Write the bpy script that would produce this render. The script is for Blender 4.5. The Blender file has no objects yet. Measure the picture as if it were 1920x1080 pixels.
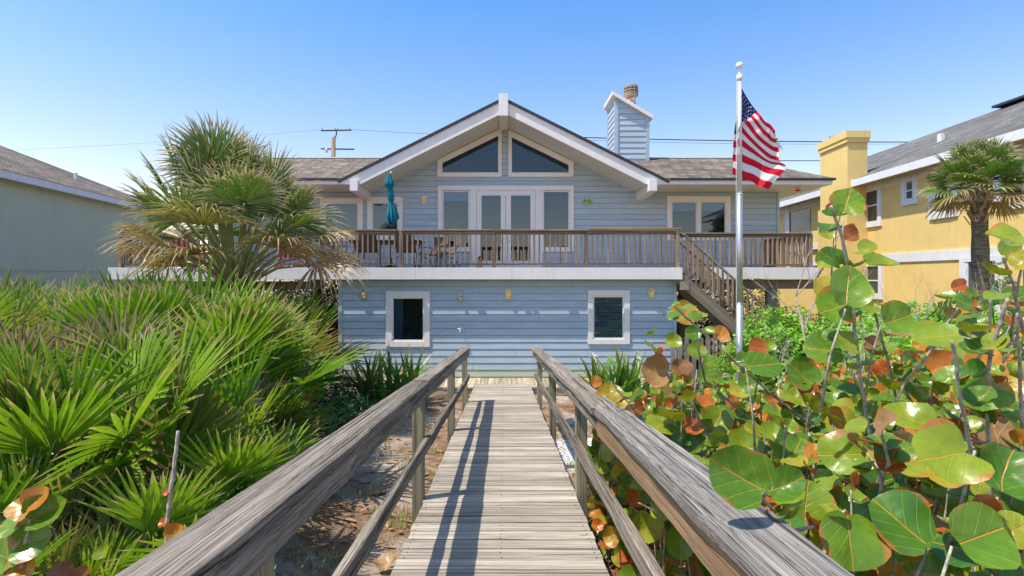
import bpy, math, random
from mathutils import Vector, Matrix, Quaternion
import numpy as np
random.seed(7)
R = math.radians
S = bpy.context.scene
COL = S.collection

# ------------------------------------------------------------------ camera, sky, sun, exposure
CZ = 1.70                                   # eye height (world z = 0 is the walkway near the camera)
cd = bpy.data.cameras.new('camera'); cam = bpy.data.objects.new('camera', cd); COL.objects.link(cam)
cam.location = (0, 0, CZ); cam.rotation_euler = (R(90), 0, 0)
cd.sensor_width = 36; cd.lens = 36*1000/1920; cd.shift_y = -20/1920; cd.shift_x = 16/1920
cd.clip_start = .05; cd.clip_end = 3000
S.camera = cam
W = bpy.data.worlds.new('World'); S.world = W; W.use_nodes = True
wn = W.node_tree.nodes; wl = W.node_tree.links
SUNV = Vector((-.42, -.19, .92)).normalized()
sky = wn.new('ShaderNodeTexSky'); sky.sky_type = 'NISHITA'; sky.sun_disc = False
sky.sun_elevation = math.asin(SUNV.z); sky.sun_rotation = math.atan2(SUNV.x, SUNV.y)
sky.air_density = 1.0; sky.dust_density = 1.1; sky.ozone_density = 3.0; sky.altitude = 0
hs = wn.new('ShaderNodeHueSaturation'); hs.inputs['Saturation'].default_value = 1.08
wl.new(sky.outputs[0], hs.inputs['Color'])
wb = wn.new('ShaderNodeMix'); wb.data_type = 'RGBA'; wb.blend_type = 'MULTIPLY'; wb.inputs[0].default_value = 1; wb.inputs[7].default_value = (1, 1, 1, 1)
tcw = wn.new('ShaderNodeTexCoord'); sxw = wn.new('ShaderNodeSeparateXYZ'); wl.new(tcw.outputs['Generated'], sxw.inputs[0])
rpw = wn.new('ShaderNodeValToRGB'); ew = rpw.color_ramp.elements; ew.new(.5); ew.new(.5)
for k_, (p_, c_) in enumerate(((.0, (1.85, 1.34, 1.03)), (.20, (1.38, 1.14, 1.03)), (.46, (.68, 1.0, 1.22)), (.85, (.95, 1.02, 1.04)))): ew[k_].position = p_; ew[k_].color = (*c_, 1)
wl.new(sxw.outputs[2], rpw.inputs[0]); wl.new(rpw.outputs[0], wb.inputs[7])
wl.new(hs.outputs[0], wb.inputs[6]); wl.new(wb.outputs[2], wn['Background'].inputs['Color']); wn['Background'].inputs['Strength'].default_value = .15
sd = bpy.data.lights.new('sun', 'SUN'); sd.energy = 4.2; sd.angle = R(.5); sd.color = (1, .91, .78)
so = bpy.data.objects.new('sun', sd); COL.objects.link(so); so.rotation_euler = SUNV.to_track_quat('Z', 'Y').to_euler()
S.view_settings.view_transform = 'Standard'; S.view_settings.look = 'None'
S.view_settings.gamma = 1; S.view_settings.exposure = .62
S.render.engine = 'CYCLES'

# ------------------------------------------------------------------ helpers
def XW(px, d): return (px-944)*d/1000
def ZW(py, d): return CZ+(520-py)*d/1000
def P(px, py, d): return Vector((XW(px, d), d, ZW(py, d)))
rnd = random.random
def U(a, b): return random.uniform(a, b)

class MB:
    def __init__(s): s.v = []; s.f = []; s.c = []; s.smooth = False
    def vert(s, p, c=(0, 0, 0)): s.v.append((p[0], p[1], p[2])); s.c.append((c[0], c[1], c[2], 1)); return len(s.v)-1
    def face(s, *ix): s.f.append(tuple(ix))
    def poly(s, pts, c=None):
        c = c or (rnd(), rnd(), rnd()); s.f.append(tuple(s.vert(p, c) for p in pts))
    def box(s, x0, x1, y0, y1, z0, z1, c=None):
        c = c or (rnd(), rnd(), rnd())
        i = [s.vert((x, y, z), c) for z in (z0, z1) for y in (y0, y1) for x in (x0, x1)]
        for q in ((0, 2, 3, 1), (4, 5, 7, 6), (0, 1, 5, 4), (2, 6, 7, 3), (0, 4, 6, 2), (1, 3, 7, 5)): s.face(*[i[k] for k in q])
    def beam(s, p0, p1, w, h, up=(0, 0, 1), c=None, jit=0):
        p0 = Vector(p0); p1 = Vector(p1); t = (p1-p0).normalized(); u = Vector(up)
        a = t.cross(u).normalized(); b = a.cross(t).normalized(); c = c or (rnd(), rnd(), rnd())
        i = [s.vert(p+a*(sx*w/2+U(-jit, jit))+b*(sz*h/2+U(-jit, jit)), c) for p in (p0, p1) for sz in (-1, 1) for sx in (-1, 1)]
        for q in ((0, 1, 3, 2), (4, 6, 7, 5), (0, 4, 5, 1), (2, 3, 7, 6), (0, 2, 6, 4), (1, 5, 7, 3)): s.face(*[i[k] for k in q])
    def tube(s, pts, rad, n=8, c=None, cap=True):
        pts = [Vector(p) for p in pts]; c = c or (rnd(), rnd(), rnd())
        if not hasattr(rad, '__len__'): rad = [rad]*len(pts)
        rings = []; ref = None
        for k, p in enumerate(pts):
            t = (pts[min(k+1, len(pts)-1)]-pts[max(k-1, 0)]).normalized()
            if ref is None: ref = t.orthogonal().normalized()
            a = (ref-t*ref.dot(t)).normalized(); ref = a; b = t.cross(a)
            rings.append([s.vert(p+(a*math.cos(2*math.pi*j/n)+b*math.sin(2*math.pi*j/n))*rad[k], c) for j in range(n)])
        for r0, r1 in zip(rings, rings[1:]):
            for j in range(n): s.face(r0[j], r0[(j+1) % n], r1[(j+1) % n], r1[j])
        if cap: s.face(*rings[0][::-1]); s.face(*rings[-1])
    def lathe(s, o, prof, n=16, c=None):
        c = c or (rnd(), rnd(), rnd()); o = Vector(o); rings = []
        for r, z in prof: rings.append([s.vert((o.x+r*math.cos(2*math.pi*j/n), o.y+r*math.sin(2*math.pi*j/n), o.z+z), c) for j in range(n)])
        for r0, r1 in zip(rings, rings[1:]):
            for j in range(n): s.face(r0[j], r0[(j+1) % n], r1[(j+1) % n], r1[j])
        s.face(*rings[0][::-1]); s.face(*rings[-1])
    def prism(s, poly, y0, y1, c=None):          # polygon in xz extruded along y
        c = c or (rnd(), rnd(), rnd())
        a = [s.vert((p[0], y0, p[1]), c) for p in poly]; b = [s.vert((p[0], y1, p[1]), c) for p in poly]
        s.face(*a); s.face(*b[::-1]); n = len(poly)
        for k in range(n): s.face(a[k], b[k], b[(k+1) % n], a[(k+1) % n])
    def build(s, name, mat, parent=None, smooth=False, bevel=0, off=None):
        me = bpy.data.meshes.new(name)
        v = np.array(s.v, dtype=float).reshape(-1, 3)
        o = Vector((0, 0, 0)); q = parent
        while q is not None: o += q.location; q = q.parent
        v = v-np.array(o[:])
        me.from_pydata(v.tolist(), [], s.f); me.materials.append(mat)
        at = me.color_attributes.new('Col', 'FLOAT_COLOR', 'POINT'); at.data.foreach_set('color', np.array(s.c, dtype=np.float32).ravel())
        if smooth: me.polygons.foreach_set('use_smooth', [True]*len(me.polygons))
        ob = bpy.data.objects.new(name, me); COL.objects.link(ob)
        if parent: ob.parent = parent
        if bevel:
            m = ob.modifiers.new('bevel', 'BEVEL'); m.width = bevel; m.segments = 2; m.limit_method = 'ANGLE'
        me.update(); return ob

def tag(o, label, cat, group=None):
    o['label'] = label; o['category'] = cat
    if group: o['group'] = group
    return o
def thing(name, label, cat, loc=(0, 0, 0), group=None):
    o = bpy.data.objects.new(name, None); COL.objects.link(o); o.location = loc; o.empty_display_size = .2
    return tag(o, label, cat, group)
def dup(root, loc, rz=0, sc=1, label=None, tilt=(0, 0)):
    r = root.copy(); COL.objects.link(r); r.location = loc; r.rotation_euler = (tilt[0], tilt[1], rz); r.scale = (sc, sc, sc)
    if label: r['label'] = label
    for ch in list(root.children):
        c = ch.copy(); COL.objects.link(c); c.parent = r
        for g in list(ch.children):
            d = g.copy(); COL.objects.link(d); d.parent = c
    return r

# ------------------------------------------------------------------ materials
class NT:
    def __init__(s, name):
        s.m = bpy.data.materials.new(name); s.m.use_nodes = True; s.t = s.m.node_tree; s.n = s.t.nodes; s.l = s.t.links
        s.b = s.n['Principled BSDF']; s.out = s.n['Material Output']
    def node(s, t, **k):
        x = s.n.new('ShaderNode'+t)
        for a, v in k.items(): setattr(x, a, v)
        return x
    def link(s, a, b): s.l.new(a, b)
    def sep(s):
        a = s.node('Attribute', attribute_name='Col'); q = s.node('SeparateColor'); s.link(a.outputs['Color'], q.inputs[0]); return a, q
    def coord(s, kind='Object', scale=(1, 1, 1), jitter=0, loc=(0, 0, 0)):
        tc = s.node('TexCoord'); mp = s.node('Mapping'); mp.inputs['Scale'].default_value = scale; mp.inputs['Location'].default_value = loc
        src = tc.outputs[kind]
        if jitter:
            a = s.node('Attribute', attribute_name='Col'); vm = s.node('VectorMath', operation='SCALE'); vm.inputs['Scale'].default_value = jitter
            s.link(a.outputs['Vector'], vm.inputs[0]); ad = s.node('VectorMath', operation='ADD'); s.link(src, ad.inputs[0]); s.link(vm.outputs[0], ad.inputs[1]); src = ad.outputs[0]
        s.link(src, mp.inputs['Vector']); return mp.outputs[0]
    def noise(s, vec, scale=5, detail=6, rough=.55, dist=0):
        n = s.node('TexNoise'); n.inputs['Scale'].default_value = scale; n.inputs['Detail'].default_value = detail
        n.inputs['Roughness'].default_value = rough; n.inputs['Distortion'].default_value = dist
        if vec is not None: s.link(vec, n.inputs['Vector'])
        return n.outputs['Fac']
    def ramp(s, fac, stops, interp='LINEAR'):
        r = s.node('ValToRGB'); e = r.color_ramp.elements; r.color_ramp.interpolation = interp
        while len(e) < len(stops): e.new(.5)
        for k, (p, c) in enumerate(stops):
            e[k].position = p; e[k].color = (c, c, c, 1) if not hasattr(c, '__len__') else (*c, 1)
        s.link(fac, r.inputs[0]); return r.outputs[0]
    def mix(s, fac, a, b, mode='MIX'):
        x = s.node('Mix', data_type='RGBA', blend_type=mode)
        for v, i in ((fac, 0), (a, 6), (b, 7)):
            if hasattr(v, 'is_output'): s.link(v, x.inputs[i])
            elif i == 0: x.inputs[0].default_value = v
            else: x.inputs[i].default_value = (*v, 1) if hasattr(v, '__len__') else (v, v, v, 1)
        return x.outputs[2]
    def math(s, op, a, b=0, c=None, clamp=False):
        x = s.node('Math', operation=op); x.use_clamp = clamp
        for k, v in enumerate((a, b, c)):
            if v is None: continue
            if hasattr(v, 'is_output'): s.link(v, x.inputs[k])
            else: x.inputs[k].default_value = v
        return x.outputs[0]
    def bump(s, h, strength=.3, dist=.01):
        b = s.node('Bump'); b.inputs['Strength'].default_value = strength; b.inputs['Distance'].default_value = dist
        s.link(h, b.inputs['Height']); s.link(b.outputs[0], s.b.inputs['Normal']); return b.outputs[0]
    def fin(s, col, rough=.6, spec=.4, metal=0):
        if hasattr(col, 'is_output'): s.link(col, s.b.inputs['Base Color'])
        else: s.b.inputs['Base Color'].default_value = (*col, 1)
        if hasattr(rough, 'is_output'): s.link(rough, s.b.inputs['Roughness'])
        else: s.b.inputs['Roughness'].default_value = rough
        s.b.inputs['Specular IOR Level'].default_value = spec; s.b.inputs['Metallic'].default_value = metal
        return s.m
    def translucent(s, col, amt):
        tr = s.node('BsdfTranslucent')
        if hasattr(col, 'is_output'): s.link(col, tr.inputs[0])
        else: tr.inputs[0].default_value = (*col, 1)
        mx = s.node('MixShader'); mx.inputs[0].default_value = amt
        s.link(s.b.outputs[0], mx.inputs[1]); s.link(tr.outputs[0], mx.inputs[2]); s.link(mx.outputs[0], s.out.inputs['Surface'])

def paint(name, c, var=.1, rough=.55, scale=3, grime=None):
    t = NT(name); n = t.noise(t.coord(), scale, 8, .65); n2 = t.noise(t.coord(scale=(1, 1, .25)), scale*4, 6)
    k = t.ramp(n, [(.3, 1-var), (.7, 1+var*.3)]); col = t.mix(1, c, k, 'MULTIPLY')
    k2 = t.ramp(n2, [(.35, 1-var*.8), (.6, 1)]); col = t.mix(1, col, k2, 'MULTIPLY')
    if grime: col = t.mix(t.math('MULTIPLY', t.ramp(n2, [(.5, 0), (.75, 1)]), .5), col, grime)
    t.bump(n2, .12, .004); return t.fin(col, rough)
def wood(name, dark, light, axis='y', rough=.8, fine=1, crack=1, jitter=13, tint=None, bumpk=.6, slope=0):
    t = NT(name); plain = t.coord
    def sheared(kind='Object', scale=(1, 1, 1), jitter=0, loc=(0, 0, 0)):
        v = plain(kind, (1, 1, 1), jitter); q = t.node('SeparateXYZ'); t.link(v, q.inputs[0]); cb = t.node('CombineXYZ')
        t.link(q.outputs[0], cb.inputs[0]); t.link(q.outputs[1], cb.inputs[1]); t.link(t.math('MULTIPLY_ADD', q.outputs[1 if axis == 'y' else 0], slope, q.outputs[2]), cb.inputs[2])
        mp = t.node('Mapping'); mp.inputs['Scale'].default_value = scale; t.link(cb.outputs[0], mp.inputs['Vector']); return mp.outputs[0]
    if slope: t.coord = sheared
    def sc(a, b): return {'x': (b, a, a), 'y': (a, b, a), 'z': (a, a, b)}[axis]
    warp = t.noise(t.coord(scale=sc(9*fine, 1.2), jitter=jitter), 1, 3, .5)
    v = t.coord(scale=sc(60*fine, .55), jitter=jitter)
    g = t.noise(v, 1, 4, .6, .35)
    v2 = t.coord(scale=sc(170*fine, 1.2), jitter=jitter*1.7); g2 = t.noise(v2, 1, 3, .55, .2)
    base = t.ramp(g, [(.30, dark), (.47, tuple((a*.45+b*.55) for a, b in zip(dark, light))), (.70, light)])
    base = t.mix(.55, base, t.ramp(g2, [(.35, .45), (.62, 1.1)]), 'MULTIPLY')
    cr = t.ramp(g, [(.34, 0), (.40, 1)]); cr2 = t.ramp(g2, [(.30, 0), (.38, 1)])
    ck = t.math('MULTIPLY', cr, cr2); base = t.mix(crack*.75, base, t.mix(ck, (.16, .15, .14), (1, 1, 1)), 'MULTIPLY')
    gl = t.math('ABSOLUTE', t.math('SUBTRACT', t.math('FRACT', t.math('MULTIPLY', g, 8.0)), .5)); ring = t.ramp(gl, [(.0, .66), (.20, 1)])
    base = t.mix(.55+.3*crack, base, ring, 'MULTIPLY')
    ckl = t.math('ABSOLUTE', t.math('SUBTRACT', warp, .5)); ck3 = t.ramp(t.math('ADD', t.math('ABSOLUTE', t.math('SUBTRACT', g2, .5)), t.math('MULTIPLY', ckl, .10)), [(.006, .12), (.02, 1)])
    base = t.mix(crack*.7, base, ck3, 'MULTIPLY'); ck = t.math('MULTIPLY', ck, ck3)
    big = t.ramp(warp, [(.3, .72), (.7, 1.2)]); base = t.mix(.8, base, big, 'MULTIPLY')
    a, q = t.sep(); base = t.mix(1, base, t.ramp(q.outputs[0], [(0, .72), (1, 1.16)]), 'MULTIPLY')
    if tint: base = t.mix(t.math('MULTIPLY', t.ramp(warp, [(.42, 0), (.62, 1)]), .7), base, tint)
    # knots
    kv = t.node('TexVoronoi'); kv.inputs['Scale'].default_value = 1; t.link(t.coord(scale=sc(9, 3.0), jitter=jitter), kv.inputs['Vector'])
    kq = t.node('SeparateColor'); t.link(kv.outputs['Color'], kq.inputs[0]); kn = t.math('MAXIMUM', t.ramp(kv.outputs['Distance'], [(.05, 0), (.16, 1)]), t.ramp(kq.outputs[0], [(.80, 1), (.81, 0)])); base = t.mix(.7, base, t.mix(kn, (.35, .27, .2), (1, 1, 1)), 'MULTIPLY')
    h = t.math('ADD', t.math('MULTIPLY', g, .6), t.math('MULTIPLY', ck, .8))
    t.bump(h, bumpk, .006); return t.fin(base, rough, .12)
def glass(name, tint=(.25, .3, .33), refl=.10):
    t = NT(name); tr = t.node('BsdfTransparent'); tr.inputs[0].default_value = (*tint, 1)
    gl = t.node('BsdfGlossy'); gl.inputs['Roughness'].default_value = .015; gl.inputs['Color'].default_value = (.78, .9, 1, 1)
    n = t.noise(t.coord(), 1.3, 2); b = t.node('Bump'); b.inputs['Strength'].default_value = .03; b.inputs['Distance'].default_value = .05; t.link(n, b.inputs['Height']); t.link(b.outputs[0], gl.inputs['Normal'])
    fr = t.node('Fresnel'); fr.inputs['IOR'].default_value = 1.5; f = t.math('ADD', fr.outputs[0], refl, clamp=True)
    mx = t.node('MixShader'); t.link(f, mx.inputs[0]); t.link(tr.outputs[0], mx.inputs[1]); t.link(gl.outputs[0], mx.inputs[2]); t.link(mx.outputs[0], t.out.inputs['Surface']); return t.m
def shingle(name, c1, c2, bw=.32, bh=.14):
    t = NT(name); tc = t.node('TexCoord'); sx = t.node('SeparateXYZ'); t.link(tc.outputs['Object'], sx.inputs[0])
    cm = t.node('CombineXYZ'); t.link(t.math('ADD', sx.outputs[0], sx.outputs[1]), cm.inputs[0]); t.link(t.math('MULTIPLY', sx.outputs[2], 2.0), cm.inputs[1])
    br = t.node('TexBrick'); br.inputs['Scale'].default_value = 1; br.inputs['Brick Width'].default_value = bw; br.inputs['Row Height'].default_value = bh
    br.inputs['Mortar Size'].default_value = .010; br.inputs['Color1'].default_value = (*c1, 1); br.inputs['Color2'].default_value = (*c2, 1); br.inputs['Mortar'].default_value = (.03, .028, .026, 1); br.inputs['Bias'].default_value = .1
    t.link(cm.outputs[0], br.inputs['Vector'])
    n = t.noise(t.coord(), 9, 8, .7); col = t.mix(1, br.outputs['Color'], t.ramp(n, [(.3, .6), (.7, 1.35)]), 'MULTIPLY')
    n3 = t.noise(t.coord(), .5, 3); col = t.mix(1, col, t.ramp(n3, [(.35, .82), (.65, 1.15)]), 'MULTIPLY')
    t.bump(t.math('SUBTRACT', t.math('MULTIPLY', n, .3), br.outputs['Fac']), .7, .02); return t.fin(col, .9, .2)

M = {}
t = NT('blue_siding_paint'); n = t.noise(t.coord(scale=(1, 1, 4)), 2.2, 8, .6); n2 = t.noise(t.coord(scale=(.6, .6, 14)), 6, 5)
col = t.mix(1, (.40, .495, .575), t.ramp(n, [(.3, .90), (.7, 1.06)]), 'MULTIPLY'); col = t.mix(1, col, t.ramp(n2, [(.35, .93), (.65, 1.03)]), 'MULTIPLY')
_a, _q = t.sep(); col = t.mix(1, col, t.ramp(_q.outputs[0], [(0, .94), (1, 1.04)]), 'MULTIPLY')
sx = t.node('SeparateXYZ'); g = t.node('NewGeometry'); t.link(g.outputs['Position'], sx.inputs[0])
al = t.math('MULTIPLY', t.ramp(t.math('ADD', sx.outputs[2], t.math('MULTIPLY', n, .25)), [(0, 1), (.0, 1)]), 0)
mr = t.node('MapRange'); t.link(t.math('ADD', sx.outputs[2], t.math('MULTIPLY', n, -.25)), mr.inputs[0]); mr.inputs[1].default_value = -.55; mr.inputs[2].default_value = -.87; mr.inputs[3].default_value = 0; mr.inputs[4].default_value = .75
col = t.mix(mr.outputs[0], col, (.46, .50, .22)); t.bump(n2, .1, .003); M['blue'] = t.fin(col, .5, .35)
M['white'] = paint('white_trim_paint', (.80, .77, .74), .07, .45)
M['fasc'] = paint('white_deck_fascia_paint', (.80, .77, .75), .10, .5, 2, (.55, .5, .42))
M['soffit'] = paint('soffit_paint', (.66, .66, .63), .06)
M['roofb'] = shingle('brown_shingles', (.25, .21, .17), (.14, .118, .10))
M['roofg'] = shingle('grey_shingles', (.19, .19, .18), (.12, .12, .12), .4, .16)
M['edge'] = paint('dark_drip_edge', (.035, .035, .05), .1)
M['glass'] = glass('window_glass', (.50, .62, .74), .06)
M['glassup'] = glass('clerestory_glass', (.20, .32, .38), .03)
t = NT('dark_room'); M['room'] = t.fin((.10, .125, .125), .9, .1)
M['roomd'] = paint('dark_teal_backing', (.055, .15, .20), .2)
M['blind'] = paint('white_blind', (.72, .75, .72), .05)
M['shade'] = paint('roller_shade', (.33, .40, .45), .05)
M['rail'] = wood('weathered_grey_rail_wood', (.15, .122, .092), (.405, .355, .295), 'y', crack=1, bumpk=.9, slope=.081)
M['railr'] = wood('weathered_dark_rail_wood', (.11, .10, .09), (.35, .325, .295), 'y', crack=1, bumpk=1, slope=.081)
M['orange'] = wood('tan_fresh_rail_wood', (.24, .14, .07), (.46, .31, .18), 'y', crack=.35, bumpk=.4, slope=.081)
M['post'] = wood('weathered_post_wood', (.17, .15, .10), (.46, .41, .31), 'z', crack=.8, tint=(.30, .27, .15))
M['plank'] = wood('boardwalk_plank_wood', (.22, .175, .13), (.64, .58, .49), 'x', crack=.7, bumpk=.5, fine=.8)
M['planky'] = wood('platform_plank_wood', (.30, .24, .16), (.66, .58, .42), 'y', crack=.6, bumpk=.5, fine=.8)
M['drail'] = wood('brown_deck_rail_wood', (.14, .095, .065), (.44, .33, .24), 'x', crack=.5)
M['dpost'] = wood('brown_deck_post_wood', (.15, .105, .075), (.47, .36, .26), 'z', crack=.5)
M['newcap'] = wood('new_yellow_cap_wood', (.42, .25, .10), (.62, .42, .20), 'x', crack=.1)
M['stair'] = wood('grey_brown_stair_wood', (.13, .11, .085), (.42, .36, .28), 'x', crack=.6, slope=.893)
M['picket'] = wood('grey_picket_wood', (.20, .18, .15), (.48, .43, .36), 'z', crack=.6)
M['pile'] = wood('green_round_piling_wood', (.15, .15, .08), (.36, .35, .22), 'z', crack=.5)
t = NT('galvanised_pole_metal'); n = t.noise(t.coord(scale=(1, 1, .3)), 8, 6); M['pole'] = t.fin(t.ramp(n, [(.3, (.42, .44, .47)), (.7, (.62, .64, .67))]), .38, .5, .75)
t = NT('painted_pole_top'); M['polew'] = t.fin((.62, .64, .68), .35, .5, .2)
M['yellow'] = paint('yellow_stucco', (.79, .58, .215), .10, .85, 1.2, (.62, .42, .16))
M['yellowd'] = paint('blotchy_dark_yellow_stucco', (.62, .46, .19), .3, .85, 2, (.25, .2, .1))  # darker, blotchier version of the yellow stucco, used on the soffit only
M['ywhite'] = paint('white_stucco_band', (.72, .73, .76), .08, .8)
M['grn'] = paint('grey_green_stucco', (.49, .545, .43), .06, .85, 1)
M['teal'] = paint('teal_canvas', (.0, .20, .27), .25, .85, 6)
M['black'] = paint('black_metal', (.02, .02, .022), .1, .4)
M['bronze'] = paint('brown_chair_frame', (.06, .045, .035), .2, .45)
M['sling'] = paint('brown_sling_fabric', (.13, .095, .07), .2, .8)
M['red'] = paint('red_plastic', (.62, .03, .05), .1, .4)
M['brass'] = NT('brass').fin((.72, .55, .22), .3, .5, .8)
M['lens'] = paint('frosted_lamp_lens', (.72, .62, .36), .08, .25)
M['lime'] = paint('lime_green_plastic', (.12, .50, .06), .1, .4)
t = NT('rusty_flue'); n = t.noise(t.coord(), 7, 5); M['rust'] = t.fin(t.ramp(n, [(.42, (.62, .6, .55)), (.52, (.42, .17, .04)), (.7, (.2, .08, .03))]), .6, .4, .3)
M['fluecap'] = paint('tan_flue_cap', (.42, .33, .24), .3, .5)
M['steel'] = NT('steel').fin((.55, .53, .48), .35, .5, .7)
M['rock'] = paint('grey_stone', (.45, .42, .38), .3, .9)
M['cream'] = paint('cream_ceramic', (.62, .48, .28), .2, .5)

def leafmat(name, c0, c1, tip=None, dead=(.30, .21, .10), trans=.28, rough=.42, spec=.45, tipstart=.72, rib=0):
    t = NT(name); a, q = t.sep(); s_, r_, d_ = q.outputs[0], q.outputs[1], q.outputs[2]
    oi = t.node('ObjectInfo'); rr_ = t.math('ADD', t.math('MULTIPLY', r_, .7), t.math('MULTIPLY', oi.outputs['Random'], .45)); col = t.mix(t.math('MINIMUM', rr_, 1), c0, c1)
    if tip: col = t.mix(t.ramp(t.math('ADD', s_, t.math('MULTIPLY', r_, .12)), [(tipstart, 0), (min(tipstart+.2, .99), 1)]), col, tip)
    col = t.mix(d_, col, dead)
    n = t.noise(t.coord(), 14, 3); col = t.mix(.5, col, t.ramp(n, [(.3, .6), (.7, 1.3)]), 'MULTIPLY')
    m = t.fin(col, rough, spec); t.translucent(t.mix(1, col, (1.25, 1.3, .6), 'MULTIPLY'), trans); return m
M['palmetto'] = leafmat('palmetto_leaf', (.04, .19, .010), (.28, .41, .03), (.48, .38, .22), tipstart=.87, trans=.34, spec=.22, rough=.5)
M['palm'] = leafmat('cabbage_palm_leaf', (.03, .13, .012), (.13, .24, .035), (.55, .47, .34), dead=(.38, .27, .14), tipstart=.62, trans=.22)
M['palm2'] = leafmat('small_palm_leaf', (.035, .16, .012), (.17, .30, .035), (.55, .47, .34), dead=(.38, .27, .14), tipstart=.74, trans=.26)
M['petiole'] = leafmat('palm_petiole', (.20, .26, .08), (.34, .32, .13), dead=(.27, .18, .09), trans=0)
M['lily'] = leafmat('crinum_leaf', (.05, .17, .03), (.16, .30, .05), (.30, .30, .06), tipstart=.85)
M['vine2'] = leafmat('creeper_leaf', (.03, .13, .02), (.12, .28, .04), trans=.3)
M['vine'] = leafmat('vine_leaf', (.09, .30, .02), (.30, .52, .06), trans=.38)
M['shrub'] = leafmat('dark_shrub_leaf', (.02, .085, .015), (.08, .20, .03))
M['hedge'] = leafmat('hedge_leaf', (.07, .13, .015), (.20, .27, .03))
M['grassl'] = leafmat('grass_blade', (.08, .22, .03), (.22, .34, .06), (.45, .38, .18), tipstart=.8)
M['drygrass'] = leafmat('dry_grass_blade', (.13, .15, .06), (.34, .31, .16), (.5, .42, .25), tipstart=.7)
M['redleaf'] = leafmat('bromeliad_leaf', (.55, .04, .03), (.7, .22, .05), trans=.3)
M['paradise'] = leafmat('bird_of_paradise_leaf', (.04, .15, .03), (.10, .24, .05))
M['litter'] = leafmat('fallen_leaf', (.35, .16, .07), (.5, .30, .17), trans=.1)
M['flower'] = paint('white_petals', (.85, .80, .68), .05)
t = NT('palm_trunk_bark'); n = t.noise(t.coord(scale=(1, 1, 3)), 9, 8, .7); t.bump(n, 1, .04); M['bark'] = t.fin(t.ramp(n, [(.35, (.07, .055, .04)), (.65, (.26, .22, .17))]), .95, .1)
t = NT('grey_twig_bark'); n = t.noise(t.coord(scale=(1, 1, 1)), 40, 5, .7); t.bump(n, .5, .004); M['twig'] = t.fin(t.ramp(n, [(.35, (.24, .20, .16)), (.65, (.56, .50, .43))]), .85, .2)
t = NT('grape_stem_bark'); n = t.noise(t.coord(scale=(1, 1, 1)), 30, 5, .7); t.bump(n, .5, .004); M['gstem'] = t.fin(t.ramp(n, [(.35, (.17, .15, .11)), (.65, (.45, .42, .33))]), .7, .3)

# sea grape leaf: Col = (local u, local v, kind);  kind 0 green .. 1 rust red
t = NT('sea_grape_leaf'); a, q = t.sep(); u_, v_, k_ = q.outputs[0], q.outputs[1], q.outputs[2]
# u across (-1..1 stored *.5+.5), v along midrib 0..1
x = t.math('ABSOLUTE', t.math('MULTIPLY_ADD', u_, 2.0, -1.0))
mid = t.ramp(x, [(.008, 1), (.026, 0)])
# side veins:  v - .75*x  curved, periodic
w = t.math('SUBTRACT', v_, t.math('MULTIPLY', t.math('POWER', x, .85), .62))
saw = t.math('ABSOLUTE', t.math('SUBTRACT', t.math('FRACT', t.math('MULTIPLY', w, 3.9)), .5))
sv = t.math('MULTIPLY', t.ramp(saw, [(.012, 1), (.045, 0)]), .42)
vein = t.math('MAXIMUM', mid, sv)
nn = t.noise(t.coord(), 30, 5, .6); nb = t.noise(t.coord(), 7, 3, .5)
g1 = t.mix(t.ramp(nb, [(.35, 0), (.65, 1)]), (.05, .15, .012), (.19, .27, .02))
kc = t.ramp(k_, [(0, (.022, .12, .010)), (.30, (.13, .25, .012)), (.52, (.32, .34, .02)), (.68, (.52, .20, .02)), (.82, (.50, .075, .012)), (.93, (.26, .04, .015)), (1, (.34, .17, .09))])
col = t.mix(.18, kc, g1); 
ink = t.math('MULTIPLY_ADD', t.math('POWER', x, 2), .8, t.math('MULTIPLY', nb, .9)); edge = t.ramp(ink, [(.88, 0), (1.05, 1)])
col = t.mix(t.math('MULTIPLY', edge, .75), col, (.46, .13, .04))
spots = t.ramp(nn, [(.27, 1), (.33, 0)]); col = t.mix(t.math('MULTIPLY', spots, .8), col, (.16, .05, .02))
browns = t.ramp(nb, [(.70, 0), (.735, 1)]); col = t.mix(browns, col, (.50, .27, .15))
vc = t.mix(mid, (.52, .52, .10), (.68, .26, .04)); col = t.mix(t.math('MULTIPLY', vein, .75), col, vc)
col = t.mix(.6, col, t.ramp(nn, [(.3, .75), (.7, 1.15)]), 'MULTIPLY')
t.bump(t.math('ADD', t.math('MULTIPLY', vein, -.5), t.math('MULTIPLY', nb, 2.5)), .5, .012)
M['grape'] = t.fin(col, .30, .5); t.translucent(t.mix(1, col, (1.3, 1.25, .5), 'MULTIPLY'), .25)
# ------------------------------------------------------------------ ground
def sstep(a, b, x):
    t = max(0, min(1, (x-a)/(b-a))); return t*t*(3-2*t)
def gz(x, y):
    z = -.92+.50*(1-sstep(0, 9, y))
    z += 1.25*math.exp(-((x+5.2)/2.5)**2-((y-4.5)/4.0)**2)*(1-sstep(9, 12, y))
    z += .55*math.exp(-((x-5)/2.6)**2-((y-4)/3.6)**2)
    k = 1-sstep(14, 40, abs(x)+abs(y-6))
    return z+k*(.035*math.sin(x*3.1+y*1.7)+.03*math.sin(x*1.3-y*4.1)+.02*math.sin(7*x+1.1*y)*math.sin(6*y))
def axis(lo, hi, step, far):
    a = list(np.arange(lo, hi+1e-6, step)); d = step
    while a[-1] < far: d *= 1.5; a.append(a[-1]+d)
    d = step
    while a[0] > -far: d *= 1.5; a.insert(0, a[0]-d)
    return a
gx = axis(-14, 14, .2, 900); gy = axis(-2, 22, .2, 900)
mb = MB()
for y in gy:
    for x in gx: mb.vert((x, y, gz(x, y)))
n = len(gx)
for j in range(len(gy)-1):
    for i in range(n-1): mb.face(j*n+i, j*n+i+1, (j+1)*n+i+1, (j+1)*n+i)
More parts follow.
